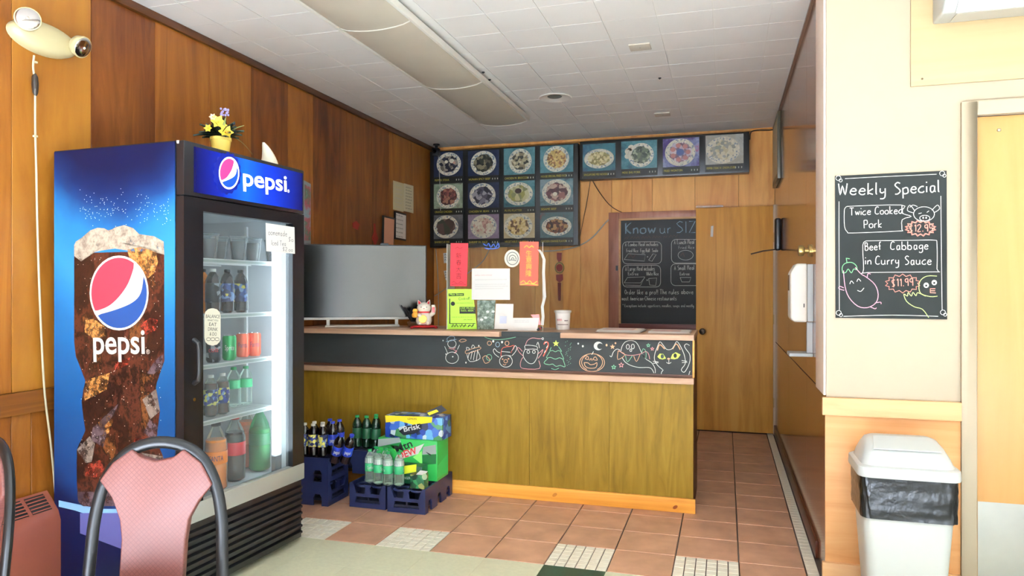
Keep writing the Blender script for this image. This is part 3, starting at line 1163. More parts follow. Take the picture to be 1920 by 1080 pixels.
# ---------------------------------------------------------------- bottles, cans, cups
def mk_bottle(name, H, R, body_m, label_m, cap_m, liquid_m=None, fill=.8, lab=(.36, .62), neck=.3, group=None, label=None, cat='bottle', petal=True):
    """PET bottle standing on the origin: body, label, cap and (clear ones) the drink inside"""
    r = thing(name, label, cat, (0, 0, 0), 0, group)
    nr = max(.011, R * .34)
    hs = H * (1 - neck)
    prof = [(R * .55, 0), (R * .9, .01), (R, H * .05), (R * .97, H * .16), (R, H * lab[0] - .004), (R * .97, H * lab[0]), (R * .97, H * lab[1]), (R, H * lab[1] + .004),
            (R * .98, hs), (R * .8, hs + H * neck * .3), (R * .55, hs + H * neck * .56), (nr, hs + H * neck * .74), (nr, H * .945)]
    build('body', MB().lathe(prof, 16), body_m, r, local=True, smooth=True)
    if liquid_m:
        pl = [(q * .93, max(z, .004)) for q, z in prof if z < H * fill]
        q = pl[-1][0]
        build('drink', MB().lathe(pl + [(q * .97, H * fill), (.0001, H * fill)], 16), liquid_m, r, local=True, smooth=True)
    l1, l2 = H * lab[0] + .001, H * lab[1] - .001
    build('label_band', MB().lathe([(R * .995, l1), (R * 1.005, l1 + .001), (R * 1.005, l2 - .001), (R * .995, l2)], 16), label_m, r, local=True, smooth=True)
    build('cap', MB().lathe([(nr * 1.25, H * .93), (nr * 1.28, H * .932), (nr * 1.28, H * .995), (nr * 1.1, H), (.0001, H)], 14), cap_m, r, local=True, smooth=True)
    return r


def mk_can(name, body_m, label, R=.033, H=.122, group=None):
    r = thing(name, label, 'can', (0, 0, 0), 0, group)
    build('body', MB().lathe([(R * .8, 0), (R * .85, .003), (R, .012), (R, H - .012), (R * .86, H - .002)], 18), body_m, r, local=True, smooth=True)
    build('lid', MB().lathe([(R * .86, H - .002), (R * .86, H), (R * .8, H), (R * .78, H - .004), (.0001, H - .004)], 18), CHROME, r, local=True, smooth=True)
    build('pull_tab', MB().box(-.006, .012, -.006, .006, H - .004, H - .002), CHROME, r, local=True)
    return r


def put(o, p, rz=0.0, rot=None):
    o.location = p
    o.rotation_euler = rot if rot else (0, 0, rz)
    WM[o.name] = Matrix.Translation(Vector(p)) @ Matrix.Rotation(rz, 4, 'Z')


def wrapped(root, s, m, R, z, h, span=100, name='lettering', a0=0.0):
    """lettering bent round a bottle or can; a0 is the facing angle in degrees"""
    vv, ff = text_geo(s)
    x0, x1 = min(p.x for p in vv), max(p.x for p in vv)
    mb = MB()
    pts = []
    for p in vv:
        a = math.radians(a0 + ((p.x - x0) / (x1 - x0) - .5) * span)
        pts.append((R * math.cos(a), R * math.sin(a), z + p.y / .72 * h))
    mb.add(pts, ff)
    mb.fixn = False
    return build(name, mb, m, root, local=True)


def in_cooler(x, y, z):
    return FM @ Vector((x, y, z))


def shelf_spot(u, x, z):
    """place on a shelf: depth x inside the cooler, seen in column u"""
    pl = Plane(FM @ Vector((x, 0, 0)), R3 @ Vector((1, 0, 0)))
    y = (FM.inverted() @ pl.at(u, 543)).y
    return FM @ Vector((x, y, z))


COLA_L = mat('cola_dark', '1a0d0b', .12, coat=.3)
TEA = mat('iced_tea', '4a2a18', .12, coat=.3)
CLEARP = clear('clear_pet', 'f0f6f2', .9, .08)
GREENP = clear('green_pet', '7fc49a', .8, .08)
ORANGE_L = mat('orange_drink', 'f08a2c', .2, coat=.3)
LEMON_L = mat('pale_drink', 'c6c894', .2, coat=.3)
WATER_L = clear('clear_drink', 'e4f0e8', .9, .05)
CAPW = mat('cap_white', 'e6e6e0', .4)
CAPB = mat('cap_blue', '2838a8', .4)
CAPG = mat('cap_green', '1d8a4c', .4)
CAPK = mat('cap_black', '16171a', .4)
L_ORANGE = mat('label_orange', 'f0812a', .4)
L_RED = mat('label_red', 'c8323c', .4)
L_GREENY = blotch('label_green_mix', ['4fa46a', '2f8a52', 'dfeee0', '67b883'], 60, .4)
L_TEA = blotch('label_tea_mix', ['1f2f6a', 'd8d070', '2a3a8a', '15204a', '88a0c0', 'e8e070'], 70, .4)
L_BLUE = blotch('label_blue_mix', ['1e38b0', '2444c8', '1a2c90', '3050d0'], 30, .4, 'NOISE')
L_DARK = blotch('label_dark_mix', ['14181c', '2a3036', '101214', '9aa0a4'], 45, .4)
L_NAVY = blotch('label_navy_mix', ['182550', '26407a', '0e1530', '6a86b0', 'c8b850'], 55, .4)
L_SEAGREEN = mat('label_seagreen', '3fae74', .4)

PI = math.pi
face_cam = math.degrees(math.atan2(-2.96, 2.57))      # from the cooler to the viewer
zf = .405
b = mk_bottle('soda_bottle', .33, .052, CLEARP, L_ORANGE, CAPK, ORANGE_L, .74, (.40, .58), .34, label='two-litre orange soda bottle at the front of the cooler floor')
wrapped(b, 'FANTA', mat('label_fanta_blue', '27336e', .4), .054, .148, .026, 70, a0=face_cam)
put(b, shelf_spot(405, .255, zf))
b = mk_bottle('soda_bottle', .33, .052, CLEARP, L_RED, mat('cap_red', 'b02028', .4), COLA_L, .74, (.40, .60), .34, label='two-litre cola bottle with red label on the cooler floor')
put(b, shelf_spot(440, .215, zf))
b = mk_bottle('soda_bottle', .33, .05, CLEARP, mat('label_peach', 'd8845e', .4), CAPW, mat('orange_red_drink', 'dd7048', .2), .76, (.40, .60), .34, label='two-litre orange-red soda bottle half hidden behind the cola in the cooler')
put(b, shelf_spot(462, .09, zf))
b = mk_bottle('soda_bottle', .335, .055, GREENP, mat('label_ale_green', '3f7a54', .4), CAPG, LEMON_L, .66, (.42, .60), .36, label='two-litre green ginger ale bottle on the cooler floor')
put(b, shelf_spot(487, .20, zf))
fan_ = MB()
# shelf above the floor
z = shelf_z[3] + .008
for (x, y), lab in (((.225, 395), 'lemon iced tea bottle nearest the door stile, lower wire shelf'), ((.225, 417), 'lemon iced tea bottle with yellow label, second on the lower wire shelf')):
    b = mk_bottle('tea_bottle', .20, .033, CLEARP, L_TEA, CAPW, TEA, .8, (.28, .66), .26, label=lab)
    put(b, shelf_spot(y, x, z))
for (x, y), lab in (((.12, 438), 'clear bottle with green label behind the tea, lower wire shelf'), ((.14, 461), 'clear bottle with green label, rightmost on the lower wire shelf')):
    b = mk_bottle('lemon_lime_bottle', .205, .033, CLEARP, L_SEAGREEN, CAPG, None, .8, (.46, .68), .26, label=lab)
    put(b, shelf_spot(y, x, z))
# cans
z = shelf_z[2] + .008
for (x, y), m_, s, mt, lab in (((.235, 400), L_DARK, 'cola', 'label_red', 'dark zero-sugar cola can below the round sticker'), ((.225, 430), mat('can_green', '1f9a52', .3, .4), 'Sprite', None, 'green lemon-lime soda can on the middle shelf'),
                                ((.17, 455), mat('can_orange', 'e8664a', .3, .3), 'Fanta', 'label_fanta_blue', 'orange soda can beside the green can'), ((.19, 477), mat('can_orange', 'e8664a', .3, .3), 'Fanta', 'label_fanta_blue', 'orange soda can rightmost on the middle shelf')):
    b = mk_can('soda_can', m_, lab)
    wrapped(b, s, MC[mt] if mt else CAPW, .0334, .05, .026, 80, a0=face_cam)
    put(b, shelf_spot(y, x, z))
# cola bottles on the second shelf
z = shelf_z[1] + .008
for (x, y), lm, cm, lq, lab in (((.15, 380), L_ORANGE, CAPK, ORANGE_L, 'orange drink bottle at the left edge of the second shelf'), ((.235, 399), L_DARK, CAPW, COLA_L, 'black-label cola bottle with pale cap on the second shelf'),
                            ((.21, 426), L_NAVY, CAPK, COLA_L, 'navy-label cola bottle, left of the pair on the second shelf'), ((.21, 451), L_NAVY, CAPK, COLA_L, 'navy-label cola bottle, right of the pair on the second shelf')):
    b = mk_bottle('cola_bottle', .215, .034, lq, lm, cm, None, .8, (.25, .68), .27, label=lab)
    put(b, shelf_spot(y, x, z))
# plastic cups of tea on the top shelf
z = shelf_z[0] + .008
CUPP = clear('clear_cup', 'eaf0f2', .8, .06)
for k, (x, y) in enumerate(((.22, 392), (.12, 412), (.22, 447), (.20, 474), (.09, 494), (.2, 512))):
    c = thing('plastic_cup', 'lidded cup of dark tea on the top cooler shelf, %s' % ['first from the left', 'second from the left', 'third from the left', 'fourth from the left', 'fifth from the left', 'behind the note'][k], 'cup', (0, 0, 0), 0, 'cups of iced tea on the top shelf')
    build('cup', MB().lathe([(.031, 0), (.032, .003), (.043, .112), (.0455, .114), (.0455, .118)], 18), CUPP, c, local=True, smooth=True)
    build('drink', MB().lathe([(.029, .004), (.0405, .095), (.0001, .095)], 18), mat('plum_tea', '2e2226', .15), c, local=True, smooth=True)
    build('lid', MB().lathe([(.0465, .116), (.0465, .121), (.040, .123), (.0001, .123)], 18), CUPP, c, local=True, smooth=True)
    put(c, shelf_spot(y, x, z))

# ---------------------------------------------------------------- on top of the cooler
P_TOP = Plane((0, 0, 2.0), (0, 0, 1))
pot_at = shelf_spot(414, .25, 2.0)
pt = thing('flower_pot', 'small yellow pot of artificial yellow and lilac flowers on the cooler', 'plant', pot_at)
PX = pot_at
build('pot', MB().lathe([(.034, 0), (.036, .002), (.046, .075), (.049, .076), (.049, .09), (.043, .09), (.042, .08), (.0001, .078)], 22, PX), mat('yellow_pot', 'e8cc62', .45), pt, smooth=True)


def leaf(mb, base, d, ln_, w, droop=.3, n=5):
    d = Vector(d).normalized()
    side = d.cross(Vector((0, 0, 1)))
    if side.length < .05:
        side = Vector((1, 0, 0))
    side.normalize()
    pts = []
    for i in range(n + 1):
        t = i / n
        p = Vector(base) + d * ln_ * t - Vector((0, 0, 1)) * droop * ln_ * t * t
        q = side * w * math.sin(math.pi * min(.98, t * .9 + .08))
        pts.append((p + q, p + Vector((0, 0, w * .3)), p - q))
    vs_ = [v for tr in pts for v in tr]
    fs = []
    for i in range(n):
        fs += [(3 * i, 3 * i + 1, 3 * i + 4, 3 * i + 3), (3 * i + 1, 3 * i + 2, 3 * i + 5, 3 * i + 4)]
    return mb.add(vs_, fs)


LEAFM = mat('dark_leaf', '1c281c', .5, noise=.3, nscale=40)
tcx = (CAMP - pot_at).normalized()
rtx = Vector((0, 0, 1)).cross(tcx).normalized()
for k in range(18):          # dense foliage collar round the flowers
    a = PI * k / 17
    mb = leaf(MB(), PX + Vector((0, 0, .095)) + tcx * .012, rtx * math.cos(a) + Vector((0, 0, .25 + 1.0 * math.sin(a))) + tcx * .2, .085 + .02 * (k % 3), .026, .3)
    mb.fixn = False
    build('leaf', mb, LEAFM, pt)
LEAFL = mat('grass_leaf', '7e8a52', .5)
rnd = random.Random(4)
for k in range(34):
    a = rnd.uniform(0, 2 * PI)
    mb = leaf(MB(), PX + Vector((rnd.uniform(-.02, .02), rnd.uniform(-.02, .02), .085)), (math.cos(a), math.sin(a), rnd.uniform(.2, 2.2)), rnd.uniform(.07, .12), .024, .35)
    mb.fixn = False
    build('leaf', mb, LEAFM, pt)
for a, up, ln_, dr_o in ((.6, .5, .16, .9), (1.0, 1.2, .14, .5), (2.6, 2.0, .15, .1), (.2, .8, .15, .25), (-.6, 1.4, .14, .2)):
    mb = leaf(MB(), PX + Vector((0, 0, .09)), (math.cos(a), math.sin(a), up), ln_, .006, dr_o, 8)
    mb.fixn = False
    build('grass_blade', mb, LEAFL, pt)


def flower(c, r, m, face, n=5):
    face = Vector(face).normalized()
    ax = face.cross(Vector((0, 0, 1))).normalized()
    ay = face.cross(ax)
    mb = MB()
    for k in range(n):
        a = 2 * PI * k / n
        d = ax * math.cos(a) + ay * math.sin(a)
        t = face.cross(d)
        c = Vector(c)
        mb.add([c, c + d * r * .55 + t * r * .32 + face * r * .18, c + d * r + face * r * .3, c + d * r * .55 - t * r * .32 + face * r * .18], [(0, 1, 2, 3)])
    mb.fixn = False
    f = build('flower', mb, m, pt)
    build('flower_centre', MB().tube([c, Vector(c) + face * r * .4], r * .13, 6), mat('flower_orange', 'e89a24', .5), f)


tocam = (CAMP - PX).normalized()
YEL = mat('petal_yellow', 'f2cc3a', .5)
rt = Vector((0, 0, 1)).cross(tocam).normalized()
for dx, dz, r in ((-.012, .165, .034), (.022, .118, .036), (-.055, .13, .02), (-.035, .185, .018), (.01, .15, .02)):
    flower(PX + rt * dx + Vector((0, 0, dz)) + tocam * .035, r, YEL if dz < .18 else mat('petal_peach', 'ecb89a', .5), tocam + rt * dx * 6 + Vector((0, 0, .2)), 6)
lil = MB()
for k in range(16):
    lil.ball(PX + rt * rnd.uniform(.0, .04) + Vector((0, 0, rnd.uniform(.2, .235))) + tocam * rnd.uniform(-.01, .02), (.006, .006, .006), 6, 4)
build('lilac_spray', lil, mat('petal_lilac', '8f86b4', .6), pt)
build('lilac_stem', MB().tube([PX + Vector((0, 0, .08)), PX + rt * .02 + Vector((0, 0, .2))], .002, 5), LEAFM, pt)
for k in range(5):
    build('berry', MB().ball(PX + rt * (.055 + .012 * rnd.random()) + Vector((0, 0, .12 + .05 * rnd.random())) + tocam * .02, (.006, .006, .006), 8, 5), mat('dark_berry', '241c2c', .3), pt, smooth=True)

orn_at = shelf_spot(501, .29, 2.0)
orn = thing('plastic_horn', 'curved cream plastic horn-shaped ornament standing on the cooler', 'ornament', orn_at)
prof = []
mb = MB()
ring = []
for i in range(9):
    t = i / 8
    c = orn_at + rt * (.012 - .03 * t * t) + Vector((0, 0, .118 * t + .002))
    rad = .040 * (1 - t) ** .75 + .006
    ring.append([c + rt * rad * math.cos(2 * PI * k / 14) + tocam.cross(rt).cross(rt) * 0 + Vector((tocam.x, tocam.y, 0)).normalized() * rad * .7 * math.sin(2 * PI * k / 14) for k in range(14)])
vs_ = [p for r_ in ring for p in r_]
fs = [(i * 14 + k, i * 14 + (k + 1) % 14, (i + 1) * 14 + (k + 1) % 14, (i + 1) * 14 + k) for i in range(8) for k in range(14)] + [tuple(range(14)), tuple(8 * 14 + k for k in range(14))]
build('horn', MB().add(vs_, fs), mat('cream_plastic', 'ece7d4', .4), orn, smooth=True)
build('base_rim', MB().tube([orn_at + rt * .012 + Vector((0, 0, .004)) + rt * .047 * math.cos(2 * PI * k / 16) + Vector((tocam.x, tocam.y, 0)) * .033 * math.sin(2 * PI * k / 16) for k in range(16)], .004, 6, True), MC['cream_plastic'], orn, smooth=True)
# ================================================================ SERVICE COUNTER
ct = thing('service_counter', 'long wood-fronted service counter with a chalk-decorated blackboard band', 'counter', (-1.6, 4.75, 0))
xl, xr = XL + .015, -.186
W_CTR = wood('olive_oak_veneer', ['735818', '82641c', '8a6c22', '947628'], 'Z', .5, 1.5, .03, 0, 10, 2.2, .15)
W_LEDGE = wood('rosy_ledge', ['8d6a50', 'b08c70', 'c9a88c'], 'X', .4, 1.2, .05)
W_PINE2 = wood('knotty_pine', ['c8802e', 'dd9a40', 'eab058'], 'X', .4, 1.0, .03)
body = MB()
body.box(xl, xr - .012, 4.52, 5.06, 0, 1.048)
build('body', body, W_DARK, ct)
xs = [xl, -2.45, -1.83, -1.22, -.70, xr]
for a, b in zip(xs[:-1], xs[1:]):
    build('front_panel', MB().box(a + .0006, b - .0006, 4.476, 4.5195, .07, .785), W_CTR, ct, bevel=.0008, seg=1)
build('end_panel', MB().box(xr - .0115, xr, 4.5205, 5.06, .0, 1.048), W_DARK, ct)
bb = build('base_board', MB().box(xl, xr + .012, 4.458, 4.475, .001, .088), W_PINE2, ct, bevel=.002)
P_BB = Plane((0, 4.458, 0), (0, -1, 0))
for (u, v) in ((1040, 928), (1266, 951)):
    decal('knot', fan(MB(), P_BB, ell(u, v, 5, 3.2, 12, rot=-30)[:-1], .0006), wood('knot_brown', ['8a4c1c', 'a86426', 'bc7a34'], 'X', .5), bb)
build('ledge', MB().box(xl, xr + .004, 4.44, 4.519, .786, .822), W_LEDGE, ct, bevel=.003)
BOARD = mat('blackboard', '2b2e2d', .75, noise=.12, nscale=6)
P_CH = Plane((0, 4.497, 0), (0, -1, 0))
gl, gr2 = P_CH.at(940, 625).x, P_CH.at(1053, 625).x
band = build('chalkboard_band', MB().box(xl, xr - .006, 4.497, 4.5195, .823, 1.049), BOARD, ct)
build('chalkboard_flap', MB().box(gl, gr2, 4.499, 4.52, 1.0495, 1.083), BOARD, ct)
build('kick_strip', MB().box(xl, xr, 4.488, 4.4965, .8225, .838), wood('strip_brown', ['4a3020', '5e3e2a', '6e4a34'], 'X', .5), ct)
build('end_trim', MB().box(xr - .0055, xr + .006, 4.485, 4.519, .823, 1.05), W_PINE2, ct)
wt = MB().box(xl, gl - .001, 4.452, 5.08, 1.0505, 1.084)
build('worktop', wt, W_LEDGE, ct, bevel=.003)
build('worktop', MB().box(gr2 + .001, xr + .004, 4.452, 5.08, 1.0505, 1.084), W_LEDGE, ct, bevel=.003)
build('worktop_bridge', MB().box(gl, gr2, 4.521, 5.08, 1.0505, 1.082), W_LEDGE, ct)
CT = 1.0842

# ---- chalk pictures along the band
CW = WHITE
CP = mat('pink_chalk', 'e29a9a', .9)
CG = mat('green_chalk', '86c49a', .9)
CO = mat('orange_chalk', 'e8b088', .9)
CY_ = mat('lime_chalk', 'd4e86a', .9)
CB = mat('blue_chalk', '9ab4c4', .9)
CR = mat('red_chalk', 'e0604e', .9)
A = lambda pts: ZM(820, 620, 7.68, pts)
B = lambda pts: ZM(1060, 620, 7.68, pts)


def drawing(sets, fills=(), w=.0035):
    for m_, lines in sets:
        decal('chalk_drawing', chalk(MB(), P_CH, lines, w), m_, band)
    for m_, pts in fills:
        decal('chalk_drawing', fan(MB(), P_CH, pts, .0009), m_, band)


EA = lambda cx, cy, rx, ry, **k: ell(820 + cx / 7.68, 620 + cy / 7.68, rx / 7.68, ry / 7.68, **k)
EB = lambda cx, cy, rx, ry, **k: ell(1060 + cx / 7.68, 620 + cy / 7.68, rx / 7.68, ry / 7.68, **k)
# snowman
drawing([(CB, [A([(140, 110), (150, 150), (235, 135), (245, 90), (190, 80), (140, 110)]), A([(125, 160), (200, 140), (275, 125)])]),
         (CW, [EA(210, 190, 60, 55), EA(212, 390, 92, 82), A([(150, 330), (125, 270), (105, 225)]), A([(290, 270), (305, 235), (320, 205)]), EA(222, 375, 6, 6)]),
         (CP, [A([(165, 250), (215, 265), (265, 240)]), A([(230, 270), (280, 300), (240, 325), (285, 280)])]),
         (CO, [A([(310, 150), (360, 120), (420, 140), (350, 165), (320, 150)])])])
# parcel
drawing([(CO, [A([(405, 290), (600, 235), (610, 270), (420, 330), (405, 290)])]),
         (CW, [A([(425, 340), (470, 445), (615, 400), (575, 280)]), A([(425, 280), (420, 240), (460, 255), (450, 285)]), A([(490, 250), (510, 205), (540, 240), (510, 255)])] +
          [A([(440 + 40 * k, 400 + 12 * k), (460 + 40 * k, 330 - 14 * k), (500 + 25 * k, 300 - 8 * k)]) for k in range(4)])])
# bell basket and light string
drawing([(CO, [A([(650, 390), (700, 360), (760, 430), (690, 470), (650, 390)])]), (CG, [EA(745, 385, 38, 42)]),
         (CG, [A([(680, 90), (760, 118), (870, 128), (1000, 118), (1130, 92)])]),
         (CO, [EA(750, 180, 30, 30)]), (CO, [EA(1003, 182, 28, 32)]), (CB, [EA(868, 200, 28, 34)])],
        [(CW, EA(805, 152, 14, 18)[:-1]), (CW, EA(932, 165, 14, 18)[:-1]), (CW, EA(82, 142, 9, 11)[:-1]), (CW, EA(125, 338, 8, 11)[:-1]), (CW, EA(412, 460, 9, 13)[:-1]), (CW, EA(597, 218, 9, 12)[:-1])])
# gingerbread helper with raised arms
drawing([(CW, [EA(988, 440, 92, 85), A([(890, 385), (830, 340), (805, 290), (825, 260), (860, 300), (905, 320)]), A([(1075, 360), (1120, 310), (1145, 250), (1120, 215), (1095, 260), (1070, 290)]),
                A([(915, 370), (990, 355), (1065, 365)]), A([(925, 300), (1050, 310)])]),
         (CR, [A([(915, 365), (925, 280), (960, 240), (1060, 225)]), A([(1060, 225), (1105, 215), (1060, 320)])]),
         (CO, [EA(985, 440, 26, 24), A([(945, 480), (965, 495), (990, 485)]), EA(940, 410, 8, 6), EA(1025, 405, 8, 6)])])
# bearded man in a cap
drawing([(CW, [A([(1262, 270), (1235, 350), (1265, 420), (1320, 470), (1380, 470), (1420, 420), (1445, 350), (1435, 270), (1262, 270)]), A([(1265, 265), (1270, 210), (1425, 225), (1440, 265)]),
                EA(1310, 305, 20, 22), EA(1390, 305, 20, 22), EA(1518, 115, 12, 14), A([(1430, 210), (1450, 165), (1470, 250)])]),
         (CP, [A([(1270, 205), (1300, 140), (1370, 105), (1450, 115), (1510, 115)]), A([(1235, 385), (1210, 420), (1195, 500), (1240, 545), (1470, 545), (1460, 430)]),
               A([(1240, 370), (1180, 310), (1150, 250), (1180, 250), (1225, 300)]), A([(1440, 340), (1490, 300), (1520, 270), (1500, 330), (1450, 400)])])])
# sweet cane and fir tree with a star
drawing([(CG, [A([(1640, 240), (1620, 290), (1660, 285), (1700, 305), (1740, 285), (1790, 300), (1745, 230)]), A([(1620, 300), (1570, 390), (1630, 385), (1700, 410), (1760, 390), (1820, 410), (1775, 310)]),
                A([(1590, 400), (1535, 465), (1610, 490), (1660, 480), (1710, 515), (1770, 500), (1840, 520), (1810, 415)]), A([(1640, 545), (1700, 560), (1750, 540)])])], [(CY_, A(star(1708, 185, 50)[:-1]))])
decal('chalk_drawing', chalk(MB(), P_CH, [A([(1535, 200), (1550, 165), (1590, 170), (1595, 220), (1560, 300), (1525, 370)])], .007), CR, band)
decal('chalk_drawing', chalk(MB(), P_CH, [A([(1548, 180), (1575, 165)]), A([(1590, 215), (1570, 250)]), A([(1558, 285), (1540, 320)])], .004, .0018), CW, band)
# dots, pumpkin, moon
dots = MB()
for k in range(26):
    fan(dots, P_CH, EB(random.uniform(0, 95), 150 + 14 * k, 4, 5, n=6)[:-1], .0009)
decal('chalk_dots', dots, CG, band)['kind'] = 'stuff'
drawing([(CO, [EB(385, 460, 180, 128), EB(385, 455, 150, 120, a0=120, a1=240), EB(385, 455, 150, 120, a0=-60, a1=60), B([(285, 405), (320, 365), (335, 415), (285, 405)]), B([(395, 415), (430, 375), (460, 425), (395, 415)]),
               B([(270, 460), (330, 465), (360, 490), (420, 480), (455, 460), (440, 530), (350, 540), (290, 515), (270, 460)]), B([(350, 430), (370, 400), (385, 432)])]),
         (CW, [B([(380, 345), (395, 320), (405, 300)])])],
        [(CW, EB(475, 220, 66, 62)[:-1]), (CW, EB(186, 186, 12, 14)[:-1]), (CW, EB(252, 224, 14, 16)[:-1]), (CO, EB(594, 208, 13, 18)[:-1]), (CO, B(star(680, 232, 40)[:-1])), (CO, EB(722, 180, 12, 14)[:-1])])
decal('chalk_drawing', fan(MB(), P_CH, EB(502, 224, 44, 42)[:-1], .0014), BOARD, band)
# ghost with bunting
drawing([(CW, [B([(800, 300), (815, 230), (860, 165), (930, 142), (1000, 155), (1050, 210), (1090, 300), (1150, 400), (1240, 460), (1290, 540), (1295, 610)]),
               B([(820, 390), (860, 450), (940, 500), (1060, 530), (1200, 530), (1250, 560), (1275, 610)]), EB(900, 232, 22, 34), EB(972, 228, 22, 34), EB(943, 282, 14, 18),
               B([(640, 360), (665, 375), (690, 310), (740, 265), (790, 280)])]),
         (CO, [B([(760, 290), (755, 415), (860, 345), (760, 290)]), B([(985, 365), (1025, 445), (1075, 345)])]), (CG, [B([(865, 355), (895, 450), (965, 360)]), B([(1100, 320), (1155, 405), (1160, 300), (1120, 260), (1100, 320)]), B(star(697, 525, 34)), B(star(1195, 212, 28))]),
         (CP, [B([(770, 285), (860, 345), (970, 355), (1080, 335), (1160, 300), (1200, 340), (1215, 410)]), B(star(805, 495, 38)), B(star(1252, 262, 26))])])
# cat
drawing([(CW, [B([(1400, 560), (1330, 500), (1285, 420), (1290, 330), (1320, 250), (1360, 160), (1410, 210), (1460, 270), (1530, 265), (1570, 210), (1605, 155), (1650, 210), (1690, 290), (1720, 380), (1725, 480), (1670, 560), (1710, 600), (1760, 530), (1795, 430), (1790, 340), (1740, 270), (1715, 220), (1745, 190), (1790, 215)]),
               B([(1410, 565), (1385, 600), (1380, 640)]), B([(1795, 580), (1775, 645)]), B([(1455, 455), (1490, 475), (1525, 455)]), B([(1490, 420), (1490, 470)]), B([(1260, 440), (1340, 450)]), B([(1265, 470), (1340, 462)]), B([(1675, 430), (1750, 440)]), B([(1680, 460), (1755, 455)])])],
        [(CY_, B([(1325, 375), (1360, 330), (1410, 335), (1450, 400), (1400, 415), (1355, 405)])), (CY_, B([(1515, 405), (1540, 340), (1590, 310), (1660, 345), (1620, 400), (1570, 412)])), (CO, EB(1487, 405, 20, 14)[:-1])])
for ear in ([(1325, 285), (1360, 200), (1430, 265)], [(1545, 265), (1600, 190), (1655, 275)]):
    decal('chalk_drawing', chalk(MB(), P_CH, [B(ear)], .006), CO, band)
for cx_, cy_ in ((1396, 370), (1582, 360)):
    decal('chalk_drawing', fan(MB(), P_CH, EB(cx_, cy_, 24, 32)[:-1], .0014), BOARD, band)

# ================================================================ ON THE COUNTER
# ---- television turned toward the room
TVA = math.radians(29.2)
tvc = Vector((-2.60, 4.80, CT))
tv = thing('television', 'flat-screen television with white lower bezel standing on the counter', 'television', tvc, TVA)
P_TV = Plane(WM[tv.name] @ Vector((0, -.02, 0)), WM[tv.name].to_3x3() @ Vector((0, -1, 0)))
SCR = mat('tv_screen', '0c0e10', .14, spec=1.0)
hw = .475
tz0, tz1 = .058, .612
build('panel', MB().box(-hw, hw, -.019, .02, tz0, tz1), BLACKP, tv, local=True, bevel=.004)
build('screen', MB().box(-hw + .008, hw - .008, -.0205, -.0192, tz0 + .014, tz1 - .008), SCR, tv, local=True)
SILV = mat('white_bezel', 'e4e4e0', .35)
build('bezel_strip', MB().box(-hw, hw, -.024, .0, tz0 - .006, tz0 + .012), SILV, tv, local=True, bevel=.002)
build('webcam', MB().box(.13, .19, -.02, .01, tz1, tz1 + .012), BLACKP, tv, local=True, bevel=.003)
for s in (-1, 1):
    build('leg', MB().box(s * .25 - .012, s * .25 + .012, -.022, -.004, .012, tz0 - .006), SILV, tv, local=True, bevel=.002)
build('stand', MB().box(-.27, .27, -.06, .08, 0, .012), SILV, tv, local=True, bevel=.003)
build('back_housing', MB().box(-.33, .33, .02, .05, .1, .45), BLACKP, tv, local=True, bevel=.01)

# ---- lucky cat figurine on its cushion
P_K = Plane((0, 4.72, 0), (0, -1, 0))
kc = Plane((0, 0, CT), (0, 0, 1)).at(797, 617)
kc = Vector((P_K.at(797, 610).x, 4.70, CT))
CERA = mat('ceramic_white', 'f0e8d8', .25, coat=.5)
CRED = mat('ceramic_red', 'c8242c', .3, coat=.4)
GOLD = mat('ceramic_gold', 'e6a23a', .28, .3, coat=.4)
toK = (CAMP - kc)
toK.z = 0
ka = math.atan2(toK.y, toK.x)
cu = thing('cushion', 'flat red cushion under the beckoning cat figurine', 'cushion', kc, ka)
build('pad', MB().ball((0, 0, .012), (.075, .098, .0118), 20, 8), mat('red_satin', 'b8141e', .45), cu, local=True, smooth=True)
for s in (-1, 1):
    for t in (-1, 1):
        build('tassel', MB().ball((.045 * t, .085 * s, .006), (.012, .012, .006), 8, 5), MC['red_satin'], cu, local=True, smooth=True)
kt = thing('cat_figurine', 'white ceramic beckoning cat figurine holding gold coins', 'figurine', kc + Vector((0, 0, .0235)), ka)
bd = MB().lathe([(.03, 0), (.05, .006), (.058, .03), (.055, .06), (.042, .085), (.03, .095)], 20, sx=.85)
build('body', bd, CERA, kt, local=True, smooth=True)
hdm = MB().ball((.008, 0, .122), (.042, .05, .04), 20, 12)
build('head', hdm, CERA, kt, local=True, smooth=True)
for s in (-1, 1):
    e = build('ear', MB().lathe([(.018, 0), (.011, .018), (.0005, .034)], 10, (.0, s * .03, .148), Matrix.Rotation(-s * .35, 3, 'X')), CERA, kt, local=True, smooth=True)
    build('inner_ear', MB().lathe([(.010, 0), (.006, .012), (.0005, .024)], 8, (.011, s * .03, .151), Matrix.Rotation(-s * .35, 3, 'X')), CRED, e, local=True, smooth=True)
    build('eye', MB().ball((.044, s * .018, .128), (.004, .006, .003), 8, 5), INK, kt, local=True, smooth=True)
    build('foot', MB().ball((.045, s * .028, .012), (.018, .016, .012), 10, 6), CERA, kt, local=True, smooth=True)
build('nose', MB().ball((.05, 0, .118), (.004, .005, .003), 8, 5), CRED, kt, local=True, smooth=True)
build('collar', MB().tube([(.036 * math.cos(a) + .003, .04 * math.sin(a), .092) for a in [2 * PI * k / 16 for k in range(16)]], .005, 6, True), CRED, kt, local=True, smooth=True)
arm = build('raised_paw', MB().tube([(.01, .045, .07), (.02, .066, .085), (.022, .07, .115), (.024, .066, .145)], [.016, .017, .017, .014], 12), CERA, kt, local=True, smooth=True)
build('paw_pad', MB().box(.036, .042, .057, .075, .09, .128), CRED, arm, local=True, bevel=.002)
build('coin', MB().lathe([(.028, -.004), (.03, 0), (.028, .004)], 18, (.056, -.008, .045), Matrix.Rotation(PI / 2, 3, 'Y')), GOLD, kt, local=True, smooth=True)
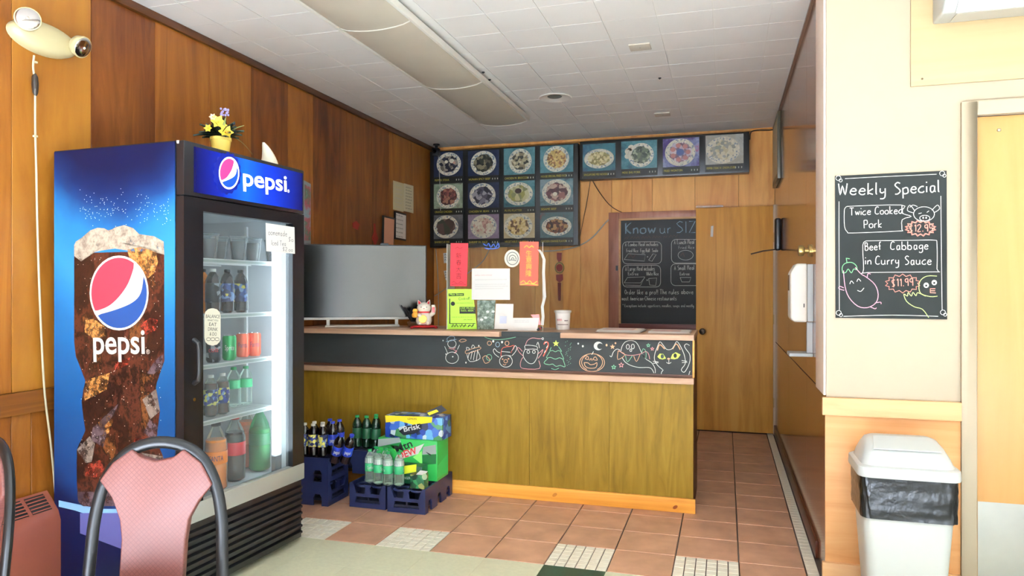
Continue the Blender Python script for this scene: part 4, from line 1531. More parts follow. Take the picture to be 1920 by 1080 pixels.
build('gourd', MB().lathe([(.0005, 0), (.022, .008), (.026, .025), (.016, .04), (.02, .052), (.014, .066), (.0005, .07)], 14, (.03, -.062, .05)), GOLD, kt, local=True, smooth=True)
build('left_paw', MB().ball((.05, -.03, .07), (.016, .018, .014), 10, 6), CERA, kt, local=True, smooth=True)
# black artificial leaves behind the cat
lf = Vector((P_K.at(775, 600).x - .06, 4.86, CT))
plant = thing('dark_ornament', 'dark leafy ornament half hidden behind the cat figurine', 'ornament', lf)
for k in range(9):
    a = k * .7
    mb = leaf(MB(), lf + Vector((0, 0, .02)), (math.cos(a) * .6, math.sin(a) * .4, 1.0), .15 + .02 * (k % 3), .03, .15)
    mb.fixn = False
    build('leaf', mb, mat('near_black_leaf', '1a1412', .6), plant)
build('pot', MB().lathe([(.04, 0), (.05, .03), (.045, .04), (.0001, .04)], 14, lf), mat('brown_pot', '5a3a20', .5), plant, smooth=True)

# ---- clear screen and what is stuck to it
P_SH2 = Plane((0, 4.62, 0), (0, -1, 0))
ACR = clear('acrylic', 'fafcfa', .985, .05, 1.04)
sx0, sx1 = P_SH2.at(838, 540).x, P_SH2.at(1018, 540).x
stz = P_SH2.at(900, 456).z
acr = thing('sneeze_guard', 'clear acrylic counter screen with side wing', 'screen', ((sx0 + sx1) / 2, 4.62, CT))
build('front_sheet', MB().box(sx0, sx1, 4.62, 4.624, CT + .0005, stz), ACR, acr)
build('side_wing', MB().prism([(sx1 + .0005, 4.6245, CT + .0005), (sx1 + .0045, 4.6245, CT + .0005), (sx1 + .0745, 4.9, CT + .0005), (sx1 + .0705, 4.9, CT + .0005)], (0, 0, stz - CT)), ACR, acr)
build('left_wing', MB().prism([(sx0 - .0045, 4.6245, CT + .0005), (sx0 - .0005, 4.6245, CT + .0005), (sx0 - .0305, 4.86, CT + .0005), (sx0 - .0345, 4.86, CT + .0005)], (0, 0, stz - CT)), ACR, acr)
build('edge', MB().box(sx0 - .001, sx0 + .0025, 4.6175, 4.6198, CT + .0005, stz), mat('acrylic_edge', 'd8dcd8', .3), acr)
build('edge', MB().box(sx1 - .0025, sx1 + .001, 4.6175, 4.6198, CT + .0005, stz), MC['acrylic_edge'], acr)
BRED = mat('banner_red', 'e8323c', .6)
BRED2 = mat('banner_orange_red', 'e5503c', .6)
GOLDI = mat('gold_ink', 'f2b03c', .5)
cc = lambda pts: ZM(740, 440, 5.333, pts)


def poster(name, label, cat, q, m, off=.0006, th=.0005):
    c = P_SH2.at(sum(p[0] for p in q) / 4, max(p[1] for p in q))
    t = thing(name, label, cat, c)
    t_ = build('sheet', MB().prism(P_SH2.many(q, off), P_SH2.n * th), m, t)
    return t


def glyphs(mb, s, plane, x, y0, dy, size, off):
    """upright column of characters: pixel centre x, first baseline y0, step dy"""
    for k, ch in enumerate(s):
        lettering(mb, ch, plane, (x - size / 2, y0 + dy * k), (x + size / 2, y0 + dy * k), off=off, cap=.8)
    return mb


t = poster('red_banner', 'red new-year paper banner with dark characters, left on the screen', 'banner', cc([(560, 85), (735, 85), (722, 515), (555, 515)]), BRED)
mb = MB()
glyphs(mb, '新春大吉', P_SH2, 860, 484, 12.6, 10, .0016)
decal('characters', mb, mat('dark_maroon_ink', '4a1016', .6), t)
mb = MB()
chalk(mb, P_SH2, [cc([(605, 140), (630, 125), (650, 140), (680, 125)]), cc([(570, 480), (590, 470), (620, 485)]), cc([(640, 480), (665, 470), (690, 485)]), cc([(565, 500), (640, 492), (715, 500)])], .003, .0016)
decal('pattern', mb, MC['dark_maroon_ink'], t)['kind'] = 'stuff'
t = poster('gold_banner', 'orange-red paper banner with gold characters, right on the screen', 'banner', cc([(1252, 70), (1440, 70), (1435, 512), (1250, 505)]), BRED2)
mb = MB()
glyphs(mb, '生意興隆', P_SH2, 991.5, 480, 12.4, 11, .0016)
decal('characters', mb, GOLDI, t)
mb = MB()
chalk(mb, P_SH2, [cc([(1295, 130), (1320, 110), (1345, 130), (1370, 112), (1390, 128)]), cc([(1260, 480), (1290, 460), (1320, 490), (1350, 460), (1380, 490), (1425, 465)]), cc([(1258, 500), (1340, 492), (1430, 502)])], .006, .0016)
decal('pattern', mb, GOLDI, t)['kind'] = 'stuff'
t = poster('white_notice', 'plain white notice sheet in the middle of the screen', 'notice', cc([(772, 338), (1153, 338), (1153, 652), (770, 650)]), PAPER, off=.0022)
mb = MB()
scrawl(mb, P_SH2, cc([(805, 415)])[0], cc([(985, 412)])[0], .012, .0036)
decal('heading', mb, mat('faint_red_ink', 'e6b4b0', .7), t)
mb = MB()
for y, x1_ in ((458, 1120), (505, 1125), (525, 1130), (547, 1100)):
    scrawl(mb, P_SH2, cc([(805, y)])[0], cc([(x1_, y - 4)])[0], .009, .0036)
decal('print', mb, mat('faint_grey_ink', 'c4c2c0', .7), t)
t = poster('green_flyer', 'lime green event flyer with black print at the left of the screen', 'flyer', cc([(528, 545), (780, 543), (824, 945), (528, 945)]), mat('lime_paper', 'b4e84e', .65), off=.0012)
mb = MB()
fan(mb, P_SH2, cc([(540, 588), (692, 585), (692, 612), (540, 616)]), .0024)
fan(mb, P_SH2, cc([(648, 722), (808, 722), (808, 790), (648, 790)]), .0024)
fan(mb, P_SH2, cc([(545, 640), (556, 640), (556, 890), (545, 890)]), .0024)
fan(mb, P_SH2, cc([(545, 885), (808, 885), (808, 891), (545, 891)]), .0024)
fan(mb, P_SH2, [(740 + a / 5.333, 440 + b_ / 5.333) for a, b_ in [(582 + 22 * math.cos(k * .5236), 690 + 22 * math.sin(k * .5236)) for k in range(12)]], .0024)
lettering(mb, 'Cook-off', P_SH2, cc([(640, 655)])[0], cc([(752, 650)])[0], hgt=.02, off=.0024)
for x0_, x1_, y, h in ((615, 790, 690, .008), (572, 800, 830, .007), (690, 785, 858, .01), (570, 790, 928, .024), (570, 790, 920, .012)):
    scrawl(mb, P_SH2, cc([(x0_, y)])[0], cc([(x1_, y - 2)])[0], h, .0024)
decal('print', mb, INK, t)
mb = MB()
lettering(mb, 'Main Street', P_SH2, cc([(552, 608)])[0], cc([(684, 606)])[0], hgt=.014, off=.0032)
lettering(mb, 'LIVE MUSIC', P_SH2, cc([(656, 745)])[0], cc([(800, 745)])[0], hgt=.014, off=.0032)
lettering(mb, 'KIDS, BEER', P_SH2, cc([(662, 768)])[0], cc([(790, 768)])[0], hgt=.012, off=.0032)
decal('reversed_print', mb, MC['lime_paper'], t)
t = poster('photo_print', 'small dark green photograph tucked beside the lime flyer', 'photo', cc([(826, 655), (1010, 655), (990, 948), (826, 948)]), blotch('photo_foliage', ['1c2a20', '3a4a3c', '667466', '98a498', '24301f'], 40, .3, 'NOISE'), off=.0006)
mb = MB()
for a, b_ in ((930, 770), (985, 768), (910, 830), (870, 850)):
    fan(mb, P_SH2, cc([(a + 18 * math.cos(k), b_ + 14 * math.sin(k)) for k in range(6)]), .0016)
decal('picture_detail', mb, mat('photo_white', 'd8dcd8', .5), t)
t = poster('payment_notice', 'small white sheet with a faint blue square, low on the screen', 'notice', cc([(1012, 690), (1188, 692), (1180, 945), (995, 942)]), PAPER, off=.0022)
mb = MB()
fan(mb, P_SH2, cc([(1050, 815), (1120, 815), (1118, 888), (1048, 888)]), .0036)
decal('faint_square', mb, mat('faint_blue', 'd3d8ea', .7), t)
t = poster('paper_strip', 'wide white paper card along the bottom right of the screen', 'notice', cc([(1160, 832), (1445, 832), (1425, 962), (1130, 958)]), PAPER, off=.0016)
mb = MB()
for y in (862, 880):
    scrawl(mb, P_SH2, cc([(1200, y)])[0], cc([(1350, y - 2)])[0], .008, .003)
decal('print', mb, MC['faint_grey_ink'], t)
t = poster('pink_card', 'small pink card peeking above the paper strip', 'card', cc([(1360, 800), (1445, 797), (1460, 900), (1440, 905)]), mat('pink_card_paper', 'ee9a98', .6), off=.0008)
# round emblem sticker
rs = cc([(1175 + 78 * math.cos(2 * PI * k / 28), 238 + 88 * math.sin(2 * PI * k / 28)) for k in range(28)])
t = thing('round_sticker', 'round cream sticker with a dark ring on the screen', 'sticker', P_SH2.at(960, 500))
build('sheet', MB().prism(P_SH2.many(rs, .0006), P_SH2.n * .0005), mat('sticker_white', 'e6e4d6', .5), t)
mb = MB()
chalk(mb, P_SH2, [cc([(1178 + 56 * math.cos(2 * PI * k / 24), 238 + 62 * math.sin(2 * PI * k / 24)) for k in range(25)]), cc([(1145, 250), (1150, 220), (1180, 205), (1208, 222), (1214, 250)]), cc([(1140, 260), (1175, 252), (1218, 262)]), cc([(1165, 248), (1180, 228), (1196, 248)])], .004, .0016)
decal('emblem', mb, mat('sticker_dark_green', '2e3a34', .6), t)
# blue scribble
t = thing('blue_doodle', 'blue marker scribble along the top of the screen', 'marking', P_SH2.at(922, 465))
mb = chalk(MB(), P_SH2, [cc([(885, 90), (920, 110), (940, 85), (960, 125), (990, 95), (1010, 130), (1035, 85), (1045, 125)]), cc([(900, 130), (930, 140), (1000, 140), (1040, 130)])], .006, .0008)
decal('scribble', mb, mat('blue_marker', '3a5ab0', .6), t)
# curled white strip and pen by the wing
t = thing('receipt_strip', 'curled white paper strip hanging at the right edge of the screen', 'paper', P_SH2.at(1016, 612))
pts = cc([(1445, 150), (1475, 190), (1498, 250), (1492, 380), (1500, 560), (1505, 620), (1480, 720), (1488, 820), (1480, 905)])
mb = MB()
W_ = P_SH2.many(pts, .004)
for i in range(len(W_) - 1):
    a, b_ = W_[i], W_[i + 1]
    mb.add([a + Vector((-.011, -.006, 0)), a + Vector((.004, .012, 0)), b_ + Vector((.004, .012, 0)), b_ + Vector((-.011, -.006, 0))], [(0, 1, 2, 3)])
mb.fixn = False
o = build('strip', mb, PAPER, t)
o.modifiers.new('thickness', 'SOLIDIFY').thickness = .0006
pn = thing('pen', 'black pen with red band leaning at the foot of the screen', 'pen', P_SH2.at(1012, 622, .03))
a, b_ = P_SH2.at(1007, 621, .03), P_SH2.at(1016, 613, .02)
a.z = max(a.z, CT + .007)
build('barrel', MB().tube([a, b_], .006, 10), BLACKP, pn, smooth=True)
build('band', MB().tube([a.lerp(b_, .55), a.lerp(b_, .75)], .0066, 10), CRED, pn, smooth=True)

# ---- paper cup
cp = Vector((P_SH2.at(1053, 615).x * 1.035, 4.82, CT))
c = thing('paper_cup', 'white paper soup cup with lid standing at the right of the screen', 'cup', cp)
build('cup', MB().lathe([(.046, 0), (.047, .004), (.053, .115), (.056, .117), (.056, .123)], 24), mat('cup_white', 'f0eae4', .45), c, local=True, smooth=True)
build('lid', MB().lathe([(.058, .117), (.059, .12), (.059, .132), (.052, .134), (.05, .129), (.0001, .129)], 24), mat('cup_lid', 'd6d0c8', .35), c, local=True, smooth=True)
ca = math.degrees(math.atan2(CAMP.y - cp.y, CAMP.x - cp.x))
for nm, m_, z_, a0_, a1_, h_ in (('red_print', mat('cup_red_ink', 'b8404a', .5), .062, -52, -5, .014), ('grey_print', mat('cup_grey_ink', '8a7a76', .5), .034, -48, 48, .006), ('grey_print', MC['cup_grey_ink'], .06, 12, 45, .008)):
    mb = MB()
    rr_ = .0475 + z_ * .053
    pp = [math.radians(ca + a0_ + (a1_ - a0_) * i / 14) for i in range(15)]
    for i in range(0, 14, 1 if h_ < .01 else 2):
        mb.add([(rr_ * math.cos(a_), rr_ * math.sin(a_), z_ + dz) for a_, dz in ((pp[i], 0), (pp[i + 1], 0), (pp[i + 1], h_), (pp[i], h_))], [(0, 1, 2, 3)])
    mb.fixn = False
    build(nm, mb, m_, c, local=True)

# ---- loose papers on the right-hand worktop
for nm, lab, x0_, x1_, n_ in (('menu_stack', 'pile of paper menus left of the pair near the hatch', 1122, 1208, 7), ('menu_stack', 'pile of paper menus at the counter end near the door', 1214, 1297, 5)):
    px0, px1 = P_SH2.at(x0_, 600).x, P_SH2.at(x1_, 600).x
    t = thing(nm, lab, 'paper pile', ((px0 + px1) / 2, 4.72, CT))
    for k in range(n_):
        j, j2 = random.uniform(-.012, .012), random.uniform(-.01, .01)
        build('menu', MB().box(px0 + j, px1 + j - .02, 4.58 + j2, 4.86 + j2, CT + .0004 + k * .0022, CT + .0022 + k * .0022), mat('menu_paper_%d' % (k % 3), ['e8e2da', 'd4cec8', 'f0ece6'][k % 3], .7), t)
    mb = MB()
    zt = CT + .001 + n_ * .0022
    for k in range(5):
        mb.box(px0 + .03, px1 - .07, 4.61 + k * .04, 4.625 + k * .04, zt - .0006, zt)
    build('menu_print', mb, mat('menu_pink_ink', 'c89a90', .7), t)

# ================================================================ CRATES AND DRINKS ON THE FLOOR
NAVY = mat('crate_navy', '20284e', .42)
NAVYD = mat('crate_inner', '101428', .5)


def mk_crate(label):
    r = thing('bottle_crate', label, 'crate', (0, 0, 0), 0, 'plastic bottle crates before the counter')
    W, D, H, T = .25, .46, .15, .012
    build('tray', MB().box(-W / 2 + T, W / 2 - T, -D / 2 + T, D / 2 - T, .03, .045), NAVYD, r, local=True)
    for s in (-1, 1):
        y0_ = s * D / 2
        yy = (y0_, y0_ - s * T)
        ends = MB()
        # sill, middle bar, corner posts and pocket scallops of the short end
        for poly in ([(-W / 2, 0), (W / 2, 0), (W / 2, .03), (-W / 2, .03)],
                     [(-W / 2, .03), (-W / 2 + .04, .03), (-W / 2 + .05, .075), (-W / 2 + .02, .15), (-W / 2, .15)],
                     [(W / 2, .03), (W / 2, .15), (W / 2 - .02, .15), (W / 2 - .05, .075), (W / 2 - .04, .03)],
                     [(-W / 2 + .048, .068), (W / 2 - .048, .068), (W / 2 - .045, .088), (-W / 2 + .045, .088)],
                     [(-.022, .088), (.022, .088), (.014, .125), (.03, .142), (-.03, .142), (-.014, .125)]):
            ends.prism([(x, yy[0], z) for x, z in poly], (0, yy[1] - yy[0], 0))
        build('end_wall', ends, NAVY, r, local=True)
        x0_ = s * W / 2
        out = [(-D / 2 + T, 0)]
        for k in range(3):
            c_ = -D / 2 + D * (k + .5) / 3
            out += [(c_ - .03, 0), (c_ - .03, .05), (c_ - .018, .072), (c_ + .018, .072), (c_ + .03, .05), (c_ + .03, 0)]
        out += [(D / 2 - T, 0), (D / 2 - T, .15), (-D / 2 + T, .15)]
        build('side_wall', MB().prism([(x0_, y, z) for y, z in out], (-s * T, 0, 0)), NAVY, r, local=True)
    for i in (-1, 1):
        for j in range(4):
            c_ = (i * .056, -D / 2 + .065 + j * .11)
            build('pocket', MB().tube([(c_[0] + .046 * math.cos(2 * PI * k / 14), c_[1] + .046 * math.sin(2 * PI * k / 14), .128) for k in range(14)], .008, 6, True), NAVY, r, local=True, smooth=True)
    build('spine', MB().box(-.006, .006, -D / 2 + T, D / 2 - T, .045, .135), NAVYD, r, local=True)
    for j in range(3):
        y = -D / 2 + .12 + j * .11
        build('divider', MB().box(-W / 2 + T, W / 2 - T, y - .004, y + .004, .045, .13), NAVYD, r, local=True)
    return r


crate = mk_crate('dark blue bottle crate on the floor, rightmost, under the soda boxes')
put(crate, (-1.862, 4.205, .001), .012)
copy_tree(crate, None, (-2.13, 4.225, .001), -.006, 'dark blue bottle crate on the floor under the green-capped bottle pack')
copy_tree(crate, None, (-2.612, 4.078, .001), PI / 2, 'dark blue crate beside the cooler, bottom of the stack')
copy_tree(crate, None, (-2.612, 4.078, .151), PI / 2, 'dark blue crate beside the cooler, top of the stack under cola bottles')
copy_tree(crate, None, (-2.385, 4.331, .151), PI / 2, 'dark crate lying across the back of the crates by the counter front')

# bottles on the crate stack beside the cooler
SMALLC = mat('cola_bottle_dark', '170e10', .15, coat=.4)
tea = mk_bottle('tea_bottle', .205, .032, SMALLC, L_TEA, CAPW, None, .8, (.3, .68), .26, group='iced tea bottles on the crate stack', label='iced tea bottle nearest the cooler, front row on the crate stack')
TL = ['', 'iced tea bottle, middle of the front row on the crate stack', 'iced tea bottle, right end of the front row on the crate stack', 'iced tea bottle, left one in the second row on the crate stack', 'iced tea bottle, right one in the second row on the crate stack']
spots = [(-2.58, 4.0), (-2.515, 3.995), (-2.45, 4.0), (-2.55, 4.065), (-2.485, 4.06)]
for k, (x, y) in enumerate(spots):
    (put(tea, (x, y, .302)) if k == 0 else copy_tree(tea, None, (x, y, .302), k * 1.3, TL[k]))
cola = mk_bottle('cola_bottle', .215, .032, SMALLC, L_BLUE, CAPB, None, .8, (.3, .62), .27, group='blue-label cola bottles on the crate stack', label='upright blue-capped cola bottle nearest the two leaning ones')
wrapped(cola, 'pepsi', CAPW, .0326, .085, .026, 70, a0=-58)
wrapped(cola, 'pepsi', CAPW, .0326, .085, .026, 70, a0=122)
for k, (x, y) in enumerate([(-2.41, 4.055), (-2.405, 4.13), (-2.475, 4.13)]):
    (put(cola, (x, y, .302)) if k == 0 else copy_tree(cola, None, (x, y, .302), k * .5, ['', 'upright blue-capped cola bottle at the back right of the crate stack', 'upright blue-capped cola bottle at the back left of the crate stack'][k]))
for k, (x, y, ln_) in enumerate([(-2.335, 4.0, 'first'), (-2.262, 4.005, 'second')]):
    copy_tree(cola, None, (x - .03, y - .005, .272), None, 'cola bottle slumped over the crate edge, %s of the two leaning bottles' % ['left', 'right'][k], (.25, .40, 0))
gb = mk_bottle('ginger_ale_bottle', .215, .032, mat('green_bottle_dark', '16301f', .2, coat=.3), mat('label_dark_green', '1d5034', .4), CAPG, None, .8, (.3, .62), .27, group='green-capped bottles at the back', label='dark green bottle, left end of the green-capped row at the back')
for k, (x, y) in enumerate([(-2.37, 4.3), (-2.30, 4.3), (-2.23, 4.3), (-2.265, 4.37)]):
    (put(gb, (x, y, .302)) if k == 0 else copy_tree(gb, None, (x, y, .302), k, ['', 'dark green bottle, middle of the green-capped row at the back', 'dark green bottle, right end of the green-capped row at the back', 'dark green bottle tucked behind the green-capped row'][k]))
# six-pack of clear bottles with green caps in front
lime = mk_bottle('lemon_lime_bottle', .21, .032, CLEARP, mat('label_green_band', '3aa86e', .4), CAPG, WATER_L, .78, (.36, .60), .27, group='pack of clear green-capped bottles on the front crate', label='clear green-capped bottle, left end of the front pack on the crate')
build('neck_wrap', MB().lathe([(.0325, .127), (.031, .155), (.024, .166)], 14), mat('milky_film', 'cfd8d2', .35), lime, local=True, smooth=True)
for a0 in (-58, 122):
    wrapped(lime, 'Sprite', CAPW, .0326, .09, .022, 70, a0=a0)
for k, (x, y) in enumerate([(-2.145, 4.055), (-2.075, 4.035), (-2.005, 4.025), (-2.14, 4.125), (-2.068, 4.115), (-1.935, 4.035)]):
    (put(lime, (x, y, .146)) if k == 0 else copy_tree(lime, None, (x, y, .146), k * .9, ['', 'clear green-capped bottle, second from the left in the front pack', 'clear green-capped bottle, third from the left in the front pack', 'clear green-capped bottle at the back left of the pack', 'clear green-capped bottle at the back centre of the pack', 'clear green-capped bottle, right end of the front pack'][k]))


# ---- cartons
def carton(name, label, x0, x1, y0, y1, z0, z1, m, mt=None):
    t = thing(name, label, 'box', ((x0 + x1) / 2, (y0 + y1) / 2, z0))
    build('carton', MB().box(x0, x1, y0, y1, z0, z1), m, t, bevel=.003)
    return t, Plane((0, y0, 0), (0, -1, 0))


GRN = mat('carton_green', '2fa84c', .4)
t, pd = carton('soda_carton', 'large green soda carton with a red slanted logo on the crates', -2.148, -1.738, 4.172, 4.36, .1512, .405, GRN)
q = lambda pts: ZM(640, 760, 5.141, pts)
for nm, col, pts in (('print_facet', '9aa09c', [(355, 325), (560, 310), (575, 355), (350, 400)]), ('print_facet', '1c7a3a', [(350, 400), (575, 355), (600, 420), (480, 420)]), ('print_facet', '74d85c', [(465, 380), (600, 400), (530, 450)]),
                     ('print_facet', 'a4aaa6', [(790, 400), (910, 380), (915, 470), (780, 475)]), ('print_facet', '12602c', [(780, 480), (915, 472), (912, 565), (782, 575)]),
                     ('print_facet', '82e066', [(690, 500), (775, 440), (780, 572)])):
    decal(nm, MB().poly(pd.many(q(pts), .0008)), mat('carton_' + col, col, .4), t)
decal('logo_plate', MB().poly(pd.many(q([(545, 525), (565, 465), (800, 368), (740, 470)]), .0014)), mat('logo_white', 'e8e8e4', .4), t)
mb = MB()
lettering(mb, 'DEW', pd, q([(558, 522)])[0], q([(735, 462)])[0], hgt=.045, off=.002)
decal('logo_lettering', mb, mat('logo_red', 'd8303a', .4), t)
mb = MB()
lettering(mb, 'Mtn', pd, q([(535, 462)])[0], q([(690, 395)])[0], hgt=.05, off=.002)
fan(mb, pd, q([(810, 445), (860, 470), (868, 492), (835, 470)]), .002)
decal('logo_lettering', mb, mat('logo_black', '1a2420', .4), t)
pr = Plane((-1.66, 0, 0), (1, 0, 0))
decal('side_lettering', MB().poly([(-1.7372, 4.18, .17), (-1.7372, 4.35, .17), (-1.7372, 4.35, .29), (-1.7372, 4.18, .25)]), mat('carton_bright_green', '35c060', .4), t)
t, pd = carton('tea_carton', 'yellow and blue iced tea carton on top of the green carton', -2.108, -1.712, 4.19, 4.35, .4062, .548, blotch('brisk_mix', ['1b3a8c', '6aa8d8', '101a3c', '3a62b0', 'd8e4ec', '1b3a8c', '3f7a4c'], 26, .4))
decal('yellow_band', MB().poly(pd.many(q([(422, 98), (878, 112), (872, 165), (700, 190), (560, 150), (428, 165)]), .0008)), mat('carton_yellow', 'f2d42c', .4), t)
decal('logo_plate', fan(MB(), pd, q([(555, 250), (620, 200), (760, 175), (780, 230), (700, 275), (600, 290)]), .0012), mat('logo_ink', '101420', .4), t)
mb = MB()
lettering(mb, 'Brisk', pd, q([(605, 255)])[0], q([(765, 222)])[0], hgt=.034, off=.002)
decal('logo_lettering', mb, MC['logo_white'], t)
mb = MB()
lettering(mb, 'LEMON', pd, q([(640, 138)])[0], q([(725, 140)])[0], hgt=.012, off=.002)
decal('flavour_lettering', mb, MC['logo_ink'], t)
fl_ = MB().prism([(-1.79, 4.191, .552), (-1.68, 4.191, .60), (-1.72, 4.191, .63), (-1.82, 4.191, .585)], (0, .003, 0))
f = build('torn_flap', fl_, mat('carton_slate', '33343a', .7), t)
build('flap_print', MB().prism([(-1.80, 4.1895, .562), (-1.735, 4.1895, .59), (-1.75, 4.1895, .602), (-1.812, 4.1895, .578)], (0, .001, 0)), MC['carton_yellow'], f)
t, pd = carton('ginger_ale_carton', 'yellow and green ginger ale carton behind the six-pack', -1.98, -1.80, 4.078, 4.165, .1512, .262, mat('carton_deep_green', '124a2e', .4))
decal('yellow_panel', MB().poly(pd.many(q([(560, 590), (725, 568), (722, 640), (560, 672)]), .0008)), mat('carton_lemon', 'eef03a', .4), t)
mb = MB()
lettering(mb, 'GINGER ALE', pd, q([(580, 710)])[0], q([(712, 716)])[0], hgt=.016, off=.0014)
decal('lettering', mb, MC['logo_white'], t)
t, pd = carton('mini_can_carton', 'small dark green carton with torn white flap at the front of the crate', -1.838, -1.745, 3.985, 4.05, .1512, .235, blotch('ale_mix', ['14442c', '1c5a3a', '0e3020', '2f7a4c', '8a8a50'], 30, .4))
decal('label_disc', fan(MB(), pd, ell(796, 894, 5, 6, 12)[:-1], .0008), mat('label_sage', '9ab08c', .5), t)
build('torn_flap', MB().prism([(-1.80, 3.99, .236), (-1.745, 3.985, .238), (-1.74, 4.03, .25), (-1.79, 4.03, .252)], (0, 0, .0015)), PAPER, t)
build('open_slot', MB().box(-1.835, -1.80, 3.99, 4.04, .2352, .2362), BLACKP, t)
# ================================================================ MENU LIGHT BOXES ON THE BACK WALL
P_M = Plane((0, 7.06, 0), (0, -1, 0))
mcap = mat('menu_yellow_ink', 'c8b848', .5)
mwht = mat('menu_white_ink', 'b8b8a8', .5)
PLATE = blotch('plate_rim', ['d8d4c0', 'e4e0cc', '8a98a0', 'dcd8c4', 'ece8d6'], 75, .35)


def menu_board(name, label, frame_q, rows):
    fx0, fx1 = P_M.at(frame_q[0], 350).x, P_M.at(frame_q[1], 350).x
    zt, zb = frame_q[2], frame_q[3]
    t = thing(name, label, 'menu board', ((fx0 + fx1) / 2, 7.12, zb))
    fxa = max(fx0, XL + .004)
    build('light_box', MB().box(fxa, fx1, 7.062, 7.178, zb, zt), BLACKF, t, bevel=.004)
    for (q, bgc, plate, food, capt) in rows:
        a, b_ = P_M.at(q[0], q[1]), P_M.at(q[2], q[3])
        x0, x1, z1, z0 = max(a.x, XL + .015), b_.x, a.z, b_.z
        pn = build('menu_panel', MB().box(x0 - .004, x1 + .004, 7.054, 7.0615, z0 - .07, z1 + .004), mat('menu_panel_black', '1a1b16', .3), t)
        build('photo', MB().box(x0, x1, 7.0525, 7.0538, z0, z1), blotch(bgc[0], bgc[1], 7, .28, 'NOISE'), pn)
        cx_, cz = x0 + (x1 - x0) * plate[0], z1 - (z1 - z0) * plate[1]
        rx, rz = (x1 - x0) * plate[2], (z1 - z0) * plate[3]

        def disc(rx_, rz_, y, n=26, wob=0, seed=0):
            rr = random.Random(seed)
            P = []
            for k in range(n):
                w_ = 1 + rr.uniform(-wob, wob)
                P.append(Vector((cx_ + rx_ * w_ * math.cos(-2 * PI * k / n), y, cz + rz_ * w_ * math.sin(-2 * PI * k / n))))
            return MB().add(P + [Vector((cx_, y, cz))], [(k, (k + 1) % n, n) for k in range(n)])
        decal('plate_print', disc(rx, rz, 7.0518), PLATE, pn)
        ring = MB().tube([(cx_ + rx * .99 * math.cos(2 * PI * k / 28), 7.0519, cz + rz * .99 * math.sin(2 * PI * k / 28)) for k in range(28)], .0022, 4, True)
        build('plate_edge_print', ring, mat('plate_white', 'e2dfd0', .4), pn)
        decal('food_print', disc(rx * .74, rz * .72, 7.0512, 30, .08, int(q[0])), blotch(food[0], food[1], food[2] if len(food) > 2 else 38, .35), pn)
        if len(plate) > 4:
            for (dx, dz, r_, m_) in plate[4]:
                P = [Vector((cx_ + rx * (dx + r_ * math.cos(-2 * PI * k / 12)), 7.0506, cz + rz * (dz + r_ * math.sin(-2 * PI * k / 12)))) for k in range(12)]
                decal('garnish_print', MB().add(P, [tuple(range(12))]), m_, pn)
        mb = MB()
        lettering(mb, capt, P_M, (x0 + .01, 7.0534, z0 - .045), (x0 + (x1 - x0) * min(.8, .045 * len(capt)), 7.0534, z0 - .045), hgt=.022)
        decal('caption', mb, mcap, pn)
        mb = MB()
        for k in range(3):
            mb.add([(x1 - .075 + k * .027, 7.0533, z0 - .045), (x1 - .066 + k * .027, 7.0533, z0 - .045), (x1 - .066 + k * .027, 7.0533, z0 - .028), (x1 - .075 + k * .027, 7.0533, z0 - .028)], [(0, 1, 2, 3)])
        decal('price', mb, mwht, pn)
    return t


TEAL = ('photo_teal', ['1c3a48', '3c6a72', '5a8488', '24506a'])
NAVYB = ('photo_navy', ['14182c', '24304a', '1c2440', '3a4862'])
GREYB = ('photo_grey', ['3a3a3c', '5e5e62', '77767a', '48484a'])
PURP = ('photo_mauve', ['6a5468', '8a7488', '9c8ca0', '5c4a60'])
SAND = ('photo_sand', ['9a8a66', 'c4b48c', 'd0c4a0', '8c7c58'])
MIXB = ('photo_mix', ['2c2a3c', '5a7c80', '8a9ca0', '4a3c48'])
ZT, ZB = P_M.at(1000, 273).z, P_M.at(1000, 461).z
DK = mat('sauce_dark', '2a1410', .4)
PK = mat('shrimp_pink', 'd0a088', .4)
WHT = mat('bean_white', 'e8e4d0', .4)
c1, c2, c3, c4 = (814, 868), (878, 936), (945, 1003), (1013, 1075)
rws = [((0, 286, 330), (0, 284, 328), (0, 279, 326), (0, 275, 322)), ((0, 346, 390), (0, 344, 389), (0, 340.5, 387), (0, 337, 384)), ((0, 404, 447), (0, 403, 447), (0, 401, 446), (0, 399, 445))]
